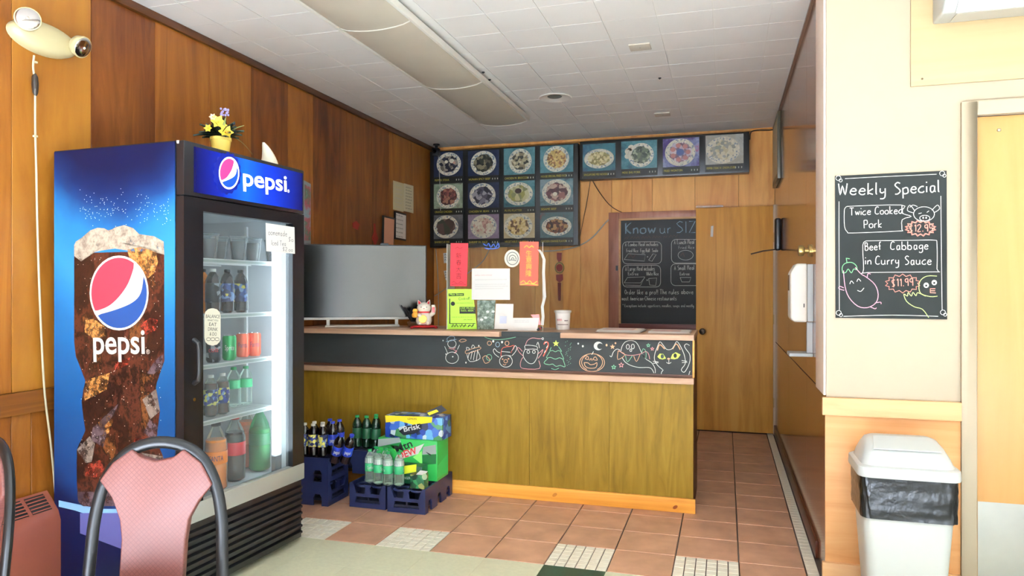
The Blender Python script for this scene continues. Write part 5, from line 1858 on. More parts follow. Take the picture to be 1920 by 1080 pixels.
info = [
    (NAVYB, (.52, .5, .42, .46, [(-.2, .2, .14, WHT), (.25, .25, .2, WHT), (.45, .1, .12, PK)]), ('food_beef', ['1a1c2c', '2a2e40', '6a6458', '15182a', '9c9484'], 30), 'PEPPER STEAK'),
    (NAVYB, (.5, .5, .41, .48), ('food_spicy_beef', ['20221c', '34342a', '5a5444', '1c1c18', '8a8064'], 32), 'HUNAN SPICY BEEF'),
    (TEAL, (.53, .5, .37, .46), ('food_chicken', ['8a7c60', '2c2c26', 'b0a684', '3c3a30', 'd0c8a8'], 36), 'CHICKEN W. BROCCOLI'),
    (TEAL, (.49, .5, .39, .48), ('food_rice', ['b89c5c', '8c5c34', 'd0bc80', '6a4a2c', 'c0a468'], 55), 'HOUSE SPECIAL FRIED RICE'),
    (('photo_green', ['4a6a50', '7a8c74', '98a890', '5a3030']), (.5, .52, .4, .48), ('food_red_beef', ['6a3a38', '8c5048', '4a2422', 'a07058', '40201e'], 40), 'ORANGE CHICKEN'),
    (NAVYB, (.47, .5, .42, .48), ('food_dumpling', ['3a3440', '54505c', '2c2832', '7a7680', 'a09ca0'], 26), 'CHICKEN W. BEAN'),
    (TEAL, (.48, .5, .46, .44, [(-.02, .25, .24, DK)]), ('food_platter', ['b0aa80', 'd0cca0', '7a7c50', 'c8c090', '98924c'], 24), 'PU PU PLATTER'),
    (MIXB, (.5, .5, .44, .48, [(-.1, -.15, .16, WHT)]), ('food_tempura', ['5a3034', '8a5c54', '3a2024', 'c0a894', '4a282a'], 30), 'SESAME BEEF'),
    (GREYB, (.42, .5, .43, .48), ('food_steak', ['5c443c', '6e544a', '4a3830', '7c6454', '3e4030'], 10), 'BARBECUE RIB'),
    (PURP, (.5, .5, .42, .48), ('food_white_rice', ['e4dcc8', 'd8ccb4', 'b08478', 'ece6d4', 'd0a898'], 40), 'SHRIMP W. RICE'),
    (SAND, (.47, .52, .46, .5), ('food_noodle', ['d0b878', 'e0cc94', '6a4c2c', 'c8ac68', 'ead8a8'], 44), 'VEGETABLE LO MEIN'),
    (('photo_slate', ['28383c', '5a7478', '4a6468', '8a4038']), (.5, .55, .45, .38), ('food_kungpao', ['5a2c1c', '8a5030', '2c1812', 'b08858', '3c1c14'], 42), 'CHICKEN ORANGE FLAVOR')]
rows = []
for r in range(3):
    for k, cc_ in enumerate((c1, c2, c3, c4)):
        rows.append(((cc_[0], rws[r][k][1], cc_[1], rws[r][k][2]),) + info[r * 4 + k])
menu_board('menu_board', 'large black menu board of twelve dish photographs on the back wall', (806, 1084, ZT, ZB), rows)
ZT2, ZB2 = P_M.at(1250, 256).z, P_M.at(1250, 330).z
WONT = mat('wonton_rose', 'a87068', .4)
rows = [((1093, 271.5, 1154, 319), (('photo_plum', ['3a2440', '3c6c74', '2c4c60', '588088'])), (.5, .55, .46, .36), ('food_mei_noodle', ['c0b080', '8c8450', 'd8cc9c', '7a6c38', 'e0d8b0'], 50), 'SINGAPORE MEI NOODLE'),
        ((1165, 266, 1232, 314.5), TEAL, (.55, .52, .36, .43, [(-.95, .35, .3, WHT), (-.75, .65, .25, WHT), (-1.05, -.05, .22, WHT)]), ('food_moo_shu', ['3a4438', '687058', '2a3028', 'a0a488', '50584a'], 44), 'MOO SHU PORK'),
        ((1243, 261, 1311, 311), (('photo_violet', ['2a1c4c', '4a3a70', '8a94b0', '9c2c48'])), (.48, .5, .42, .48, [(0, .0, .26, mat('sauce_blue', '3c4a78', .4))] + [(.52 * math.cos(k * .9), .52 * math.sin(k * .9), .17, WONT) for k in range(7)]), ('food_wonton_bed', ['c0b4c0', '7a5c64', 'd8ccd0', '5c4454'], 40), 'FRIED WONTON'),
        ((1323, 255, 1394, 306), (('photo_pale', ['8a8c88', 'b8bcb4', 'a4a090', 'c4c4b4'])), (.46, .52, .45, .46), ('food_egg_foo', ['c8c09c', '98988c', 'dcd6b8', '808478', 'e4e0c8'], 40), 'PEPPER STEAK W. ONION (CUBE)')]
mbR = menu_board('menu_board', 'long single-row menu board of four dish photographs above the hatch', (1087, 1405, ZT2, ZB2), rows)
b0 = P_M.at(1092, 333)
b1 = P_M.at(1153, 331)
build('peach_slot', MB().box(b0.x, b1.x, 7.056, 7.0615, ZB2 + .012, ZB2 + .028), mat('slot_peach', 'f0c898', .5), mbR)  # plain peach-coloured strip at the lower left of the board

# ---- security camera and wiring
sc_at = Vector((-2.925, 7.0, ZC - .004))
s_ = thing('security_camera', 'small black security camera hanging in the ceiling corner', 'camera', (sc_at.x, sc_at.y, sc_at.z - .14))
build('mount', MB().lathe([(.035, 0), (.035, -.012), (.016, -.014), (.014, -.05)], 14, sc_at), BLACKP, s_, smooth=True)
build('housing', MB().box(sc_at.x - .035, sc_at.x + .035, sc_at.y - .05, sc_at.y + .03, sc_at.z - .125, sc_at.z - .045), BLACKP, s_, bevel=.012)
build('lens', MB().tube([(sc_at.x, sc_at.y - .05, sc_at.z - .085), (sc_at.x, sc_at.y - .058, sc_at.z - .085)], .02, 14), mat('lens_glass', '08080c', .05, spec=.9), s_, smooth=True)


def wire(name, label, plane, pts, r, m, off=.01, n=4):
    P = plane.many(smooth_line(pts, n), off)
    return tag(build(name, MB().tube(P, r, 6), m, smooth=True), label, 'cable')


WIREW = mat('wire_grey', 'b8b4ac', .5)
WIREK = mat('wire_dark', '2a1a14', .5)
P_W1 = Plane((0, 7.045, 0), (0, -1, 0))
wire('camera_cable', 'thin pale cable hanging from the security camera over the menu board', P_W1, [(821, 282), (822.5, 300), (824, 330), (826, 370), (826, 395)], .003, WIREW, 0)
wire('white_cable', 'thick white cable looping from the hatch frame to the menu board', P_BACK, [(1160, 410), (1152, 405), (1135, 418), (1112, 444), (1085, 461), (1050, 469), (1020, 471)], .007, WIREW, .02)
wire('brown_cable', 'thin brown cable sagging from the single-row menu board to the hatch', P_BACK, [(1110, 337), (1125, 362), (1150, 390), (1190, 405), (1235, 401), (1280, 399), (1300, 398)], .004, WIREK, .03)
wire('brown_cable', 'thin brown cable hanging straight beside the large menu board', P_BACK, [(1107, 338), (1100, 380), (1090, 430), (1086, 455)], .003, WIREK, .02)
wire('black_cable', 'black cable arching from the menu board end to the wall corner', P_BACK, [(1406, 262), (1408, 248), (1420, 244), (1440, 244), (1451, 243)], .005, BLACKP, .03)
wire('black_cable', 'thin pale cable hanging behind the cat figurine', P_BACK, [(817, 466), (820, 500), (822, 545), (822, 590), (822, 612)], .005, WIREW, .02)
wire('white_cable', 'pale diagonal cable crossing behind the clear screen', P_BACK, [(920, 462), (905, 490), (880, 510), (850, 532), (815, 555)], .005, WIREW, .03)

# ---- hatch: frame and the big chalkboard standing in it
FRM = wood('rosewood_frame', ['7a4530', '96604a', 'a8745c'], 'Z', .4, 1, .05, .1)
P_H = Plane((0, 7.165, 0), (0, -1, 0))
hx0, hx1 = P_H.at(1141, 500).x, P_DOOR.at(1305, 500).x + .06
ix0 = P_H.at(1160, 500).x
hz1, iz1 = P_H.at(1200, 397).z, P_H.at(1200, 409).z
hz0, iz0 = .97, P_H.at(1200, 607).z
hf = thing('window_3', None, None, ((hx0 + hx1) / 2, 7.18, hz0))
hf['kind'] = 'structure'
build('jamb', MB().box(hx0, ix0, 7.166, 7.1995, hz0, hz1), FRM, hf, bevel=.003)
build('head', MB().box(ix0 + .0005, hx1, 7.166, 7.1995, iz1, hz1), FRM, hf, bevel=.003)
build('sill', MB().box(ix0 + .0005, hx1, 7.166, 7.1995, hz0, iz0), wood('maroon_sill', ['4a1e18', '62302a', '703a30'], 'X', .4), hf, bevel=.003)
build('inner_bead', MB().box(ix0 + .001, ix0 + .02, 7.158, 7.166, iz0, iz1 - .02), W_PINE, hf)
build('inner_bead', MB().box(ix0 + .001, hx1, 7.158, 7.166, iz1 - .018, iz1), W_PINE, hf)
build('latch', MB().box(ix0 - .028, ix0 - .008, 7.152, 7.166, 1.55, 1.6), BLACKP, hf)
P_CB = Plane((0, 7.174, 0), (0, -1, 0))
cb = thing('hatch_chalkboard', 'black chalkboard about meal sizes standing in the serving hatch', 'chalkboard', ((ix0 + hx1) / 2, 7.18, iz0 + .001))
BB2 = mat('blackboard_deep', '121312', .6, noise=.2, nscale=5)
brd = build('board', MB().box(ix0 + .022, hx1, 7.174, 7.1985, iz0 + .001, iz1 - .02), BB2, cb)
K = lambda pts: ZM(1150, 400, 4.909, pts)
mb = MB()
hand(mb, 'Know', P_CB, K([(105, 190)])[0], K([(385, 180)])[0], .105, .006, n=2)
hand(mb, 'ur', P_CB, K([(425, 185)])[0], K([(530, 180)])[0], .10, .006, n=2)
hand(mb, 'SIZE', P_CB, K([(575, 180)])[0], K([(842, 171)])[0], .11, .006, n=1)
hand(mb, 'Know', P_CB, K([(112, 186)])[0], K([(392, 176)])[0], .105, .003, n=2)
decal('chalk_title', mb, CB, brd)
mb = MB()
for s, l, r_, h in (('A Combo Meal includes', (108, 302), (412, 298), .036), ('Fried Rice  Egg Roll  Soda', (120, 358), (410, 355), .034), ('A Lunch Meal', (558, 284), (745, 280), .045),
                    ('A Large Meal includes', (110, 528), (380, 526), .045), ('Entree', (135, 572), (230, 570), .034), ('White Rice', (305, 572), (415, 570), .036),
                    ('A Small Meal', (560, 522), (745, 518), .045), ('Entree', (612, 572), (700, 570), .032)):
    hand(mb, s, P_CB, K([l])[0], K([r_])[0], h, .0032, n=1)
hand(mb, 'Fried Rice', P_CB, K([(600, 328)])[0], K([(745, 325)])[0], .03, .002, n=1)
hand(mb, 'Order like a pro!! The rules above', P_CB, K([(103, 745)])[0], K([(735, 742)])[0], .046, .0036, n=1)
hand(mb, 'most American-Chinese restaurants', P_CB, K([(78, 800)])[0], K([(580, 800)])[0], .04, .0032, n=1)
hand(mb, '* Exceptions include appetizers, noodles, soups and mostly', P_CB, K([(85, 862)])[0], K([(740, 862)])[0], .028, .0022, n=1)
wr_ = decal('chalk_writing', mb, WHITE, brd)
for o in brd.children:
    if o.name.startswith('chalk_writing'):
        o['kind'] = 'stuff'
mb = MB()
KR = lambda x0, y0, x1, y1: K(rrect(x0, y0, x1, y1, 40))
chalk(mb, P_CB, [KR(85, 262, 443, 465), KR(85, 478, 435, 678), KR(535, 240, 820, 458), KR(530, 465, 820, 665)], .004, n=1)
chalk(mb, P_CB, [K([(100, 425), (135, 372), (295, 380), (285, 440), (100, 425)]), K([(325, 430), (365, 372), (395, 378), (355, 442), (325, 430)]), K([(100, 640), (130, 590), (290, 585), (250, 665), (110, 660)]), K([(105, 640), (250, 640), (290, 590)]),
                 K([(325, 600), (400, 595), (390, 665), (335, 660), (325, 600)]), K(ell(665, 385, 70, 45)), K([(615, 590), (715, 590), (700, 632), (630, 632), (615, 590)]), K([(308, 400), (322, 400)]), K([(315, 393), (315, 408)]), K([(305, 615), (318, 615)]), K([(311, 607), (311, 622)])], .0036, n=1)
decal('chalk_drawing', mb, WHITE, brd)
mb = MB()
scrawl(mb, P_CB, K([(105, 240)])[0], K([(630, 222)])[0], .03, w=.002)
chalk(mb, P_CB, [K([(140, 410), (160, 380), (180, 410), (200, 385)]), K([(620, 390), (640, 360), (655, 400)]), K([(255, 745), (285, 715), (292, 748)])], .003, n=1)
decal('chalk_accents', mb, mat('brown_chalk', '8a5a4a', .9), brd)

# ---- hanging red knot charm and slips by the back wall
ch = P_BACK.at(1048, 470)
t = thing('knot_charm', 'red knotted hanging charm with round jade on the back wall', 'ornament', (ch.x, 7.18, P_BACK.at(1048, 565).z))
RCH = mat('charm_red', '8c1c16', .6)
X = lambda pts: ZM(740, 440, 5.333, pts)
mb = MB()
mb.prism(P_BACK.many(X([(1622, 180), (1672, 180), (1668, 260), (1640, 275), (1622, 240)]), .004), (0, -.006, 0))
build('upper_knot', mb, RCH, t)
build('ring', MB().tube(P_BACK.many(ell(1049, 502, 8, 9.5, 20)[:-1], .012), .006, 6, True), mat('jade_gold', '8a7a3a', .4), t, smooth=True)
build('disc', MB().prism(P_BACK.many(ell(1049, 502, 6, 7, 14)[:-1], .004), (0, -.005, 0)), RCH, t)
build('lower_knot', MB().prism(P_BACK.many(X([(1615, 400), (1680, 395), (1685, 450), (1650, 480), (1618, 455)]), .004), (0, -.008, 0)), RCH, t)
build('tassel', MB().prism(P_BACK.many(X([(1632, 480), (1665, 480), (1660, 660), (1638, 660)]), .004), (0, -.01, 0)), mat('tassel_red', '7a1c12', .8), t)
for nm, lab, qq in (('wall_slip', 'upper white receipt slip pinned behind the screen', [(486, 185), (560, 178), (560, 280), (492, 285)]), ('wall_slip', 'lower white receipt slip pinned behind the screen', [(490, 362), (560, 352), (560, 460), (510, 455)])):
    pl = Plane((0, 7.16, 0), (0, -1, 0))
    t = thing(nm, lab, 'paper', pl.at(838, 500))
    build('sheet', MB().prism(pl.many(X(qq), 0), (0, -.001, 0)), PAPER, t)
    mb = MB()
    a_, b_ = qq[0], qq[2]
    for k in range(3):
        y = a_[1] + 25 + 25 * k
        scrawl(mb, pl, X([(a_[0] + 12, y)])[0], X([(b_[0] - 8, y - 2)])[0], .02, .002)
    decal('print', mb, INK, t)

# ================================================================ LEFT WALL
# ---- emergency light
ec = P_LEFT.at(76, 75)
em = thing('emergency_light', 'cream twin-head emergency light high on the panelled wall', 'emergency light', (XL + .001, ec.y, ec.z - .07))
prof = []
M = Matrix.Translation((XL + .001, ec.y, ec.z)) @ Matrix.Rotation(PI / 2, 4, 'Y')
EMC = mat('cream_housing', 'b8ac84', .4)
mb = MB()
mb.lathe([(1, 0), (1, .3), (.96, .55), (.82, .8), (.5, .95), (.0005, 1)], 36)
mb.v = [Vector((XL + .001 + p.z * .075, ec.y + p.x * .168, ec.z + p.y * .072)) for p in mb.v]
build('housing', mb, EMC, em, smooth=True)
for s, dz, tilt in ((-1, .02, .1), (1, -.0, .75)):
    c_ = Vector((XL + .075, ec.y + s * .125, ec.z + dz + .012))
    dirv = Vector((.75, -.6, .05) if s < 0 else (.85, .12, -.4)).normalized()
    Q = dirv.to_track_quat('Z', 'Y').to_matrix()
    hd_ = build('lamp_head', MB().lathe([(.02, -.04), (.045, -.015), (.052, .012), (.052, .02), (.048, .022)], 22, c_ + dirv * .015, Q), EMC, em, smooth=True)
    build('reflector', MB().lathe([(.047, .0222), (.045, .0245), (.03, .028), (.012, .0295), (.0005, .03)], 22, c_ + dirv * .015, Q), CHROME, hd_, smooth=True)
    build('bulb', MB().ball(c_ + dirv * .043, (.007, .007, .007), 10, 8, Q), mat('bulb_glass', 'd8d0c0', .1), hd_, smooth=True)
build('test_button', MB().tube([(XL + .066, ec.y + .03, ec.z - .03), (XL + .07, ec.y + .03, ec.z - .03)], .004, 8), INK, em)
cpts = [(64, 104), (62, 125), (65, 150), (66, 182), (66, 240), (68, 320), (70, 420), (73, 520), (78, 640), (84, 740), (95, 830), (104, 930), (103, 985), (97, 1003)]
CORD = mat('cord_cream', 'bcb092', .5)
P_CO = Plane((XL + .03, 0, 0), (1, 0, 0))
cd = thing('power_cord', 'cream power cord running down the wall from the emergency light', 'cord', P_CO.at(104, 985))
build('cable', MB().tube(P_CO.many(smooth_line(cpts, 4)), .0045, 8), CORD, cd, smooth=True)
a_, b_ = P_CO.at(65, 138), P_CO.at(66.5, 180)
build('inline_switch', MB().tube([a_, a_.lerp(b_, .15), a_.lerp(b_, .5), a_.lerp(b_, .85), b_], [.006, .013, .015, .012, .005], 10), mat('switch_dark', '2a2018', .4), cd, smooth=True)
for v in (116, 255):
    build('cable_clip', MB().box(XL + .024, XL + .037, P_CO.at(66, v).y - .008, P_CO.at(66, v).y + .008, P_CO.at(64, v).z - .004, P_CO.at(64, v).z + .004), CORD, cd)
tg = P_CO.at(99, 1014)
build('care_tag', MB().prism([tg + Vector((0, dy, dz)) for dy, dz in ((-.025, -.035), (-.005, -.045), (.028, .03), (.008, .04))], (.001, 0, 0)), PAPER, cd)
lp = [(108, 1035), (100, 1046), (106, 1056), (98, 1068), (80, 1070), (66, 1078), (62, 1092)]
cd2 = thing('loose_cord', 'looped white plug cord lying by the cooler corner', 'cord', P_CO.at(80, 1080))
build('cable', MB().tube(P_CO.many(smooth_line(lp, 4), .02), .005, 8), mat('cord_white', 'f0ece4', .5), cd2, smooth=True)
pgc = P_CO.at(100, 1066, .02)
build('plug', MB().box(pgc.x - .014, pgc.x + .014, pgc.y - .018, pgc.y + .014, pgc.z - .012, pgc.z + .014), MC['cord_white'], cd2, bevel=.004)

# ---- baseboard heater
HT = mat('heater_rose', '8a4a3a', .45, noise=.06, nscale=6)
ht = thing('baseboard_heater', 'rose-painted wall heater cover with black vent grilles', 'heater', (XL + .06, 1.9, 0))
X1 = XL + .11
mb = MB().add([(XL + .022, .9, .03), (X1, .9, .03), (X1, .9, .30), (X1 - .015, .9, .345), (XL + .022, .9, .43),
               (XL + .022, 2.56, .03), (X1, 2.56, .03), (X1, 2.56, .30), (X1 - .015, 2.56, .345), (XL + .022, 2.56, .43)],
              [(0, 1, 2, 3, 4), (9, 8, 7, 6, 5), (0, 5, 6, 1), (1, 6, 7, 2), (2, 7, 8, 3), (3, 8, 9, 4), (4, 9, 5, 0)])
mb.v = [Vector((p.x, p.y, p.z)) for p in mb.v]
build('cover', mb, HT, ht, bevel=.003)
sl = Vector((XL + .022 - (X1 - .015), 0, .085))
nrm = Vector((.085, 0, -(XL + .022 - (X1 - .015)))).normalized()
for k in range(14):
    y0_ = .98 + k * .112
    base = Vector((X1 - .015, y0_, .345))
    q = [base + sl * .12, base + sl * .12 + Vector((0, .094, 0)), base + sl * .88 + Vector((0, .094, 0)), base + sl * .88]
    gq = build('vent', MB().prism([p + nrm * .0006 for p in q], nrm * .001), mat('vent_black', '16110f', .6), ht)
    fins = MB()
    for j in range(5):
        t0 = .16 + j * .15
        fins.prism([base + sl * t0 + nrm * .0018, base + sl * t0 + Vector((0, .094, 0)) + nrm * .0018, base + sl * (t0 + .05) + Vector((0, .094, 0)) + nrm * .0018, base + sl * (t0 + .05) + nrm * .0018], nrm * .002)
    build('fins', fins, HT, gq)
for y in (.9, 2.5):
    build('foot', MB().box(XL + .03, X1 - .01, y + .01, y + .05, .0005, .03), HT, ht)

# ---- framed certificates, papers, charms
def wall_paper(name, label, cat, q, m, frame=None, lines=0, ink=None, th=.002):
    c = P_LEFT.at(sum(p[0] for p in q) / 4, max(p[1] for p in q))
    t = thing(name, label, cat, (XL + .001, c.y, c.z))
    P = P_LEFT.many(q, .001)
    if frame:
        build('frame', MB().prism(P, (.018, 0, 0)), frame, t, bevel=.002)
        cen = sum(P, Vector()) / 4
        P = [cen + (p - cen) * .88 + Vector((.0183, 0, 0)) for p in P]
    build('sheet', MB().prism(P, (th if not frame else .0008, 0, 0)), m, t)
    if lines:
        pl = Plane((max(p.x for p in P) + (th if not frame else .0008), 0, 0), (1, 0, 0))
        mb = MB()
        for k in range(lines):
            f_ = .14 + .76 * k / max(lines - 1, 1)
            l = (q[0][0] * (1 - f_) + q[3][0] * f_, q[0][1] * (1 - f_) + q[3][1] * f_)
            r_ = (q[1][0] * (1 - f_) + q[2][0] * f_, q[1][1] * (1 - f_) + q[2][1] * f_)
            l2 = (l[0] + (r_[0] - l[0]) * .2, l[1] + (r_[1] - l[1]) * .2)
            r2 = (l[0] + (r_[0] - l[0]) * .84, l[1] + (r_[1] - l[1]) * .84)
            scrawl(mb, pl, l2, r2, .016, .0008)
        decal('print', mb, ink or MC['sticker_dark_green'], t)
    return t


w = lambda pts: ZM(560, 320, 3.374, pts)
wall_paper('licence_sheet', 'aged yellowish paper notice on the panelled wall, left half', 'notice', w([(597, 62), (664, 82), (662, 262), (597, 245)]), mat('aged_paper', 'cfc49c', .7), None, 6, MC['faint_grey_ink'])
wall_paper('licence_sheet', 'yellowish paper with dense print beside the plain aged sheet', 'notice', w([(666, 80), (725, 97), (725, 270), (664, 255)]), mat('aged_paper_2', 'd6cdac', .7), None, 8)
t = wall_paper('framed_certificate', 'black-framed white certificate on the panelled wall', 'picture frame', w([(601, 255), (672, 275), (670, 445), (600, 432)]), PAPER, BLACKF, 6)
wall_paper('framed_photo', 'dark-framed peach-toned picture beside the certificate', 'picture frame', w([(527, 283), (598, 300), (592, 482), (523, 475)]), mat('peach_print', 'd89a7c', .6), BLACKF)
for nm, lab, pts in (('red_charm', 'small red paper charm on the wall above the television', [(340, 330), (362, 318), (382, 340), (370, 375), (342, 360)]), ('red_charm', 'long red hanging charm beside the peach picture', [(474, 335), (482, 335), (486, 385), (500, 430), (482, 475), (462, 425), (474, 385)])):
    P = P_LEFT.many(w(pts), .001)
    tag(build(nm, MB().prism(P, (.006, 0, 0)), RCH), lab, 'ornament')
wall_paper('wall_poster', 'narrow strip of a blue-green framed poster seen behind the cooler', 'poster', [(566, 338), (579, 345), (579, 458), (566, 458)], blotch('poster_mix', ['5a7a80', '7a949c', 'a04858', '4a6a58', '90a4a8'], 7, .4, 'NOISE'), mat('poster_frame', '7f8c90', .4))

# ================================================================ CEILING FIXTURES
FZ = 2.815
fx = thing('fluorescent_fixture', 'long switched-off fluorescent ceiling fixture with ribbed grey covers', 'ceiling light', (-1.88, 4.4, FZ))
fx0, fx1 = -2.095, -1.665
build('channel', MB().box(fx0 + .1, fx1 - .1, 1.18, 6.04, FZ + .03, ZC - .004), mat('fixture_white', 'e6e4da', .5), fx)
DIFF = mat('diffuser_grey', 'b3aa98', .4, noise=.06, nscale=3)
for k in range(4):
    ya, yb2 = 1.19 + k * 1.215, 1.19 + (k + 1) * 1.215 - .01
    sec = []
    for i in range(11):
        a = i / 10
        sec.append((fx0 + (fx1 - fx0) * a, FZ + .03 - .032 * math.sin(PI * a) ** .6))
    pts = [(x, z) for x, z in sec] + [(fx1, FZ + .06), (fx1 - .006, FZ + .06), (fx1 - .006, FZ + .04), (fx0 + .006, FZ + .04), (fx0 + .006, FZ + .06), (fx0, FZ + .06)]
    cvr = build('diffuser', MB().prism([(x, ya, z) for x, z in pts], (0, yb2 - ya, 0)), DIFF, fx, smooth=True)
    build('end_lip', MB().prism([(x, yb2 + .0005, z - .003) for x, z in pts[:11]] + [(fx1, yb2 + .0005, FZ + .05), (fx0, yb2 + .0005, FZ + .05)], (0, .008, 0)), MC['fixture_white'], cvr)
build('side_rail', MB().box(fx1 + .0005, fx1 + .022, 1.18, 6.045, FZ + .022, FZ + .062), MC['fixture_white'], fx, bevel=.004)
build('side_rail', MB().box(fx0 - .022, fx0 - .0005, 1.18, 6.045, FZ + .022, FZ + .062), MC['fixture_white'], fx, bevel=.004)
rl = P_CEIL.at(1041, 181)
t = thing('recessed_downlight', 'round white recessed downlight in the ceiling, switched off', 'ceiling light', (rl.x, rl.y, ZC - .018))
build('trim_ring', MB().lathe([(.088, -.004), (.128, -.004), (.134, -.010), (.128, -.016), (.1, -.012), (.088, -.006)], 28, (rl.x, rl.y, ZC)), mat('downlight_white', 'e8e6e0', .35), t, smooth=True)
build('baffle', MB().lathe([(.0005, -.0045), (.089, -.0045)], 28, (rl.x, rl.y, ZC)), mat('downlight_dark', '1a1815', .5), t)
build('lamp', MB().lathe([(.06, -.0048), (.055, -.009), (.0005, -.011)], 24, (rl.x, rl.y - .02, ZC)), mat('lamp_grey', '403c36', .3), t, smooth=True)
for (u, v, du, dv), lab in (((1200, 86, 21, 6.5), 'nearer beige patch plate on the ceiling'), ((1242, 213, 15, 4.5), 'farther beige patch plate on the ceiling near the menu boards')):
    c_ = P_CEIL.at(u, v)
    t = thing('ceiling_plate', lab, 'plate', (c_.x, c_.y, ZC - .012))
    build('plate', MB().box(c_.x - .066, c_.x + .066, c_.y - .06, c_.y + .06, ZC - .012, ZC - .0035), mat('plate_beige', 'cbc4b4', .5), t, bevel=.003)
    build('screw', MB().lathe([(.006, -.0125), (.0005, -.014)], 8, (c_.x, c_.y, ZC)), mat('screw_grey2', '8a8478', .4), t)
for (u, v), lab in (((906, 134), 'first small black hook hole beside the long fixture'), ((918, 148), 'second small black hook hole beside the long fixture'), ((1237, 145), 'tiny dark hook in the middle of the ceiling')):
    c_ = P_CEIL.at(u, v)
    tag(build('ceiling_hook', MB().lathe([(.011, -.004), (.012, -.007), (.006, -.012), (.0005, -.016)], 10, (c_.x, c_.y, ZC)), INK, smooth=True), lab, 'hook')

# ================================================================ RIGHT WALL OF THE CORRIDOR
# ---- paper-towel style soap dispenser with drip tray
y0_, y1_ = 4.06, 4.72
dz0, dz1 = 1.185, 1.50
ds = thing('soap_dispenser', 'white wall-mounted sanitizer dispenser on the varnished corridor wall', 'dispenser', (XR - .05, 4.2, dz0))
dy0, dy1, dx = 4.10, 4.28, XR - .115
mb = MB().prism([(XR - .03, dy0, dz0), (dx + .02, dy0, dz0), (dx, dy0, dz0 + .02), (dx, dy0, dz1 - .05), (dx + .03, dy0, dz1), (XR - .03, dy0, dz1)], (0, dy1 - dy0, 0))
DW = mat('dispenser_white', 'ecece4', .35)
build('housing', mb, DW, ds, bevel=.014, seg=3)
build('back_plate', MB().box(XR - .0295, XR - .0005, dy0 + .004, dy1 - .004, dz0 + .004, dz1 - .004), mat('dispenser_grey', 'a8acac', .4), ds, bevel=.003)
build('view_window', MB().box(dx - .001, dx + .004, dy0 + .07, dy1 - .03, dz0 + .17, dz1 - .06), mat('window_smoke', '3a3c40', .2), ds)
build('drip_bracket', MB().box(XR - .03, XR - .001, dy0 + .03, dy0 + .06, 1.02, dz0), MC['dispenser_grey'], ds)
build('drip_tray', MB().box(XR - .12, XR - .001, dy0 + .01, dy1 - .01, 1.0, 1.018), MC['dispenser_grey'], ds, bevel=.003)
build('lock_slot', MB().box(XR - .05, XR - .045, dy0 - .0012, dy0 + .001, dz0 + .08, dz0 + .1), INK, ds)
kb = P_RIGHT.at(1520, 470)
t = thing('brass_knob', 'round brass door knob on the varnished wall above the dispenser', 'knob', (XR - .03, kb.y, kb.z - .035))
build('rose', MB().lathe([(.034, 0), (.034, .008), (.03, .012)], 22, (XR - .0005, kb.y, kb.z), Matrix.Rotation(-PI / 2, 3, 'Y')), mat('brass', 'a88c54', .28, .9), t, smooth=True)
build('knob', MB().lathe([(.014, .012), (.014, .03), (.027, .036), (.03, .05), (.026, .062), (.0005, .066)], 22, (XR - .0005, kb.y, kb.z), Matrix.Rotation(-PI / 2, 3, 'Y')), MC['brass'], t, smooth=True)
bk = P_RIGHT.at(1464, 440)
t = thing('door_closer', 'black elongated door closer on the varnished wall beside the corridor door', 'door closer', (XR - .03, bk.y, 1.69))
build('body', MB().box(XR - .05, XR - .0005, bk.y - .05, bk.y + .05, 1.69, 1.965), BLACKP, t, bevel=.02, seg=3)
build('arm', MB().tube([(XR - .045, bk.y, 1.70), (XR - .14, bk.y + .02, 1.69), (XR - .24, bk.y + .03, 1.665)], .006, 8), mat('closer_arm', '4a3428', .4, .5), t, smooth=True)
t = thing('framed_board', 'dark framed board high on the varnished wall near the back corner', 'picture frame', (XR - .015, 6.75, 2.35))
build('frame', MB().box(XR - .028, XR - .0005, 6.42, 7.06, 2.30, ZC - .03), mat('frame_olive', '4a4636', .4), t, bevel=.004)
build('sheet', MB().box(XR - .0295, XR - .0285, 6.46, 7.02, 2.35, ZC - .08), mat('frame_sheet', 'b0a484', .5), t)

# ================================================================ CREAM WALL
# ---- weekly special chalkboard
cq = [(1567, 596), (1776, 599), (1775, 320), (1566, 330)]
P_WS = Plane((0, YC - .008, 0), (0, -1, 0))
t = thing('special_chalkboard', 'grey chalkboard of weekly specials with eggplant drawing on the cream wall', 'chalkboard', P_CREAM.at(1671, 598))
BB3 = mat('blackboard_grey', '232625', .8, spec=.25, noise=.2, nscale=5)
brd = build('board', MB().prism(P_WS.many(cq), (0, .0075, 0)), BB3, t)
J = lambda pts: ZM(1540, 300, 3.377, pts)
mb = MB()
hand(mb, 'Weekly', P_WS, J([(108, 222)])[0], J([(405, 215)])[0], .052, .005)
hand(mb, 'Special', P_WS, J([(462, 215)])[0], J([(748, 200)])[0], .052, .005)
hand(mb, 'Twice Cooked', P_WS, J([(180, 350)])[0], J([(515, 338)])[0], .034, .0034)
hand(mb, 'Pork', P_WS, J([(268, 432)])[0], J([(382, 426)])[0], .036, .0034)
hand(mb, 'Beef', P_WS, J([(275, 572)])[0], J([(380, 566)])[0], .034, .0034)
hand(mb, 'Cabbage', P_WS, J([(435, 568)])[0], J([(675, 564)])[0], .036, .0034)
hand(mb, 'in', P_WS, J([(275, 660)])[0], J([(315, 660)])[0], .034, .0034)
hand(mb, 'Curry', P_WS, J([(340, 662)])[0], J([(490, 660)])[0], .038, .0034)
hand(mb, 'Sauce', P_WS, J([(528, 662)])[0], J([(695, 660)])[0], .038, .0034)
decal('chalk_writing', mb, WHITE, brd)
mb = MB()
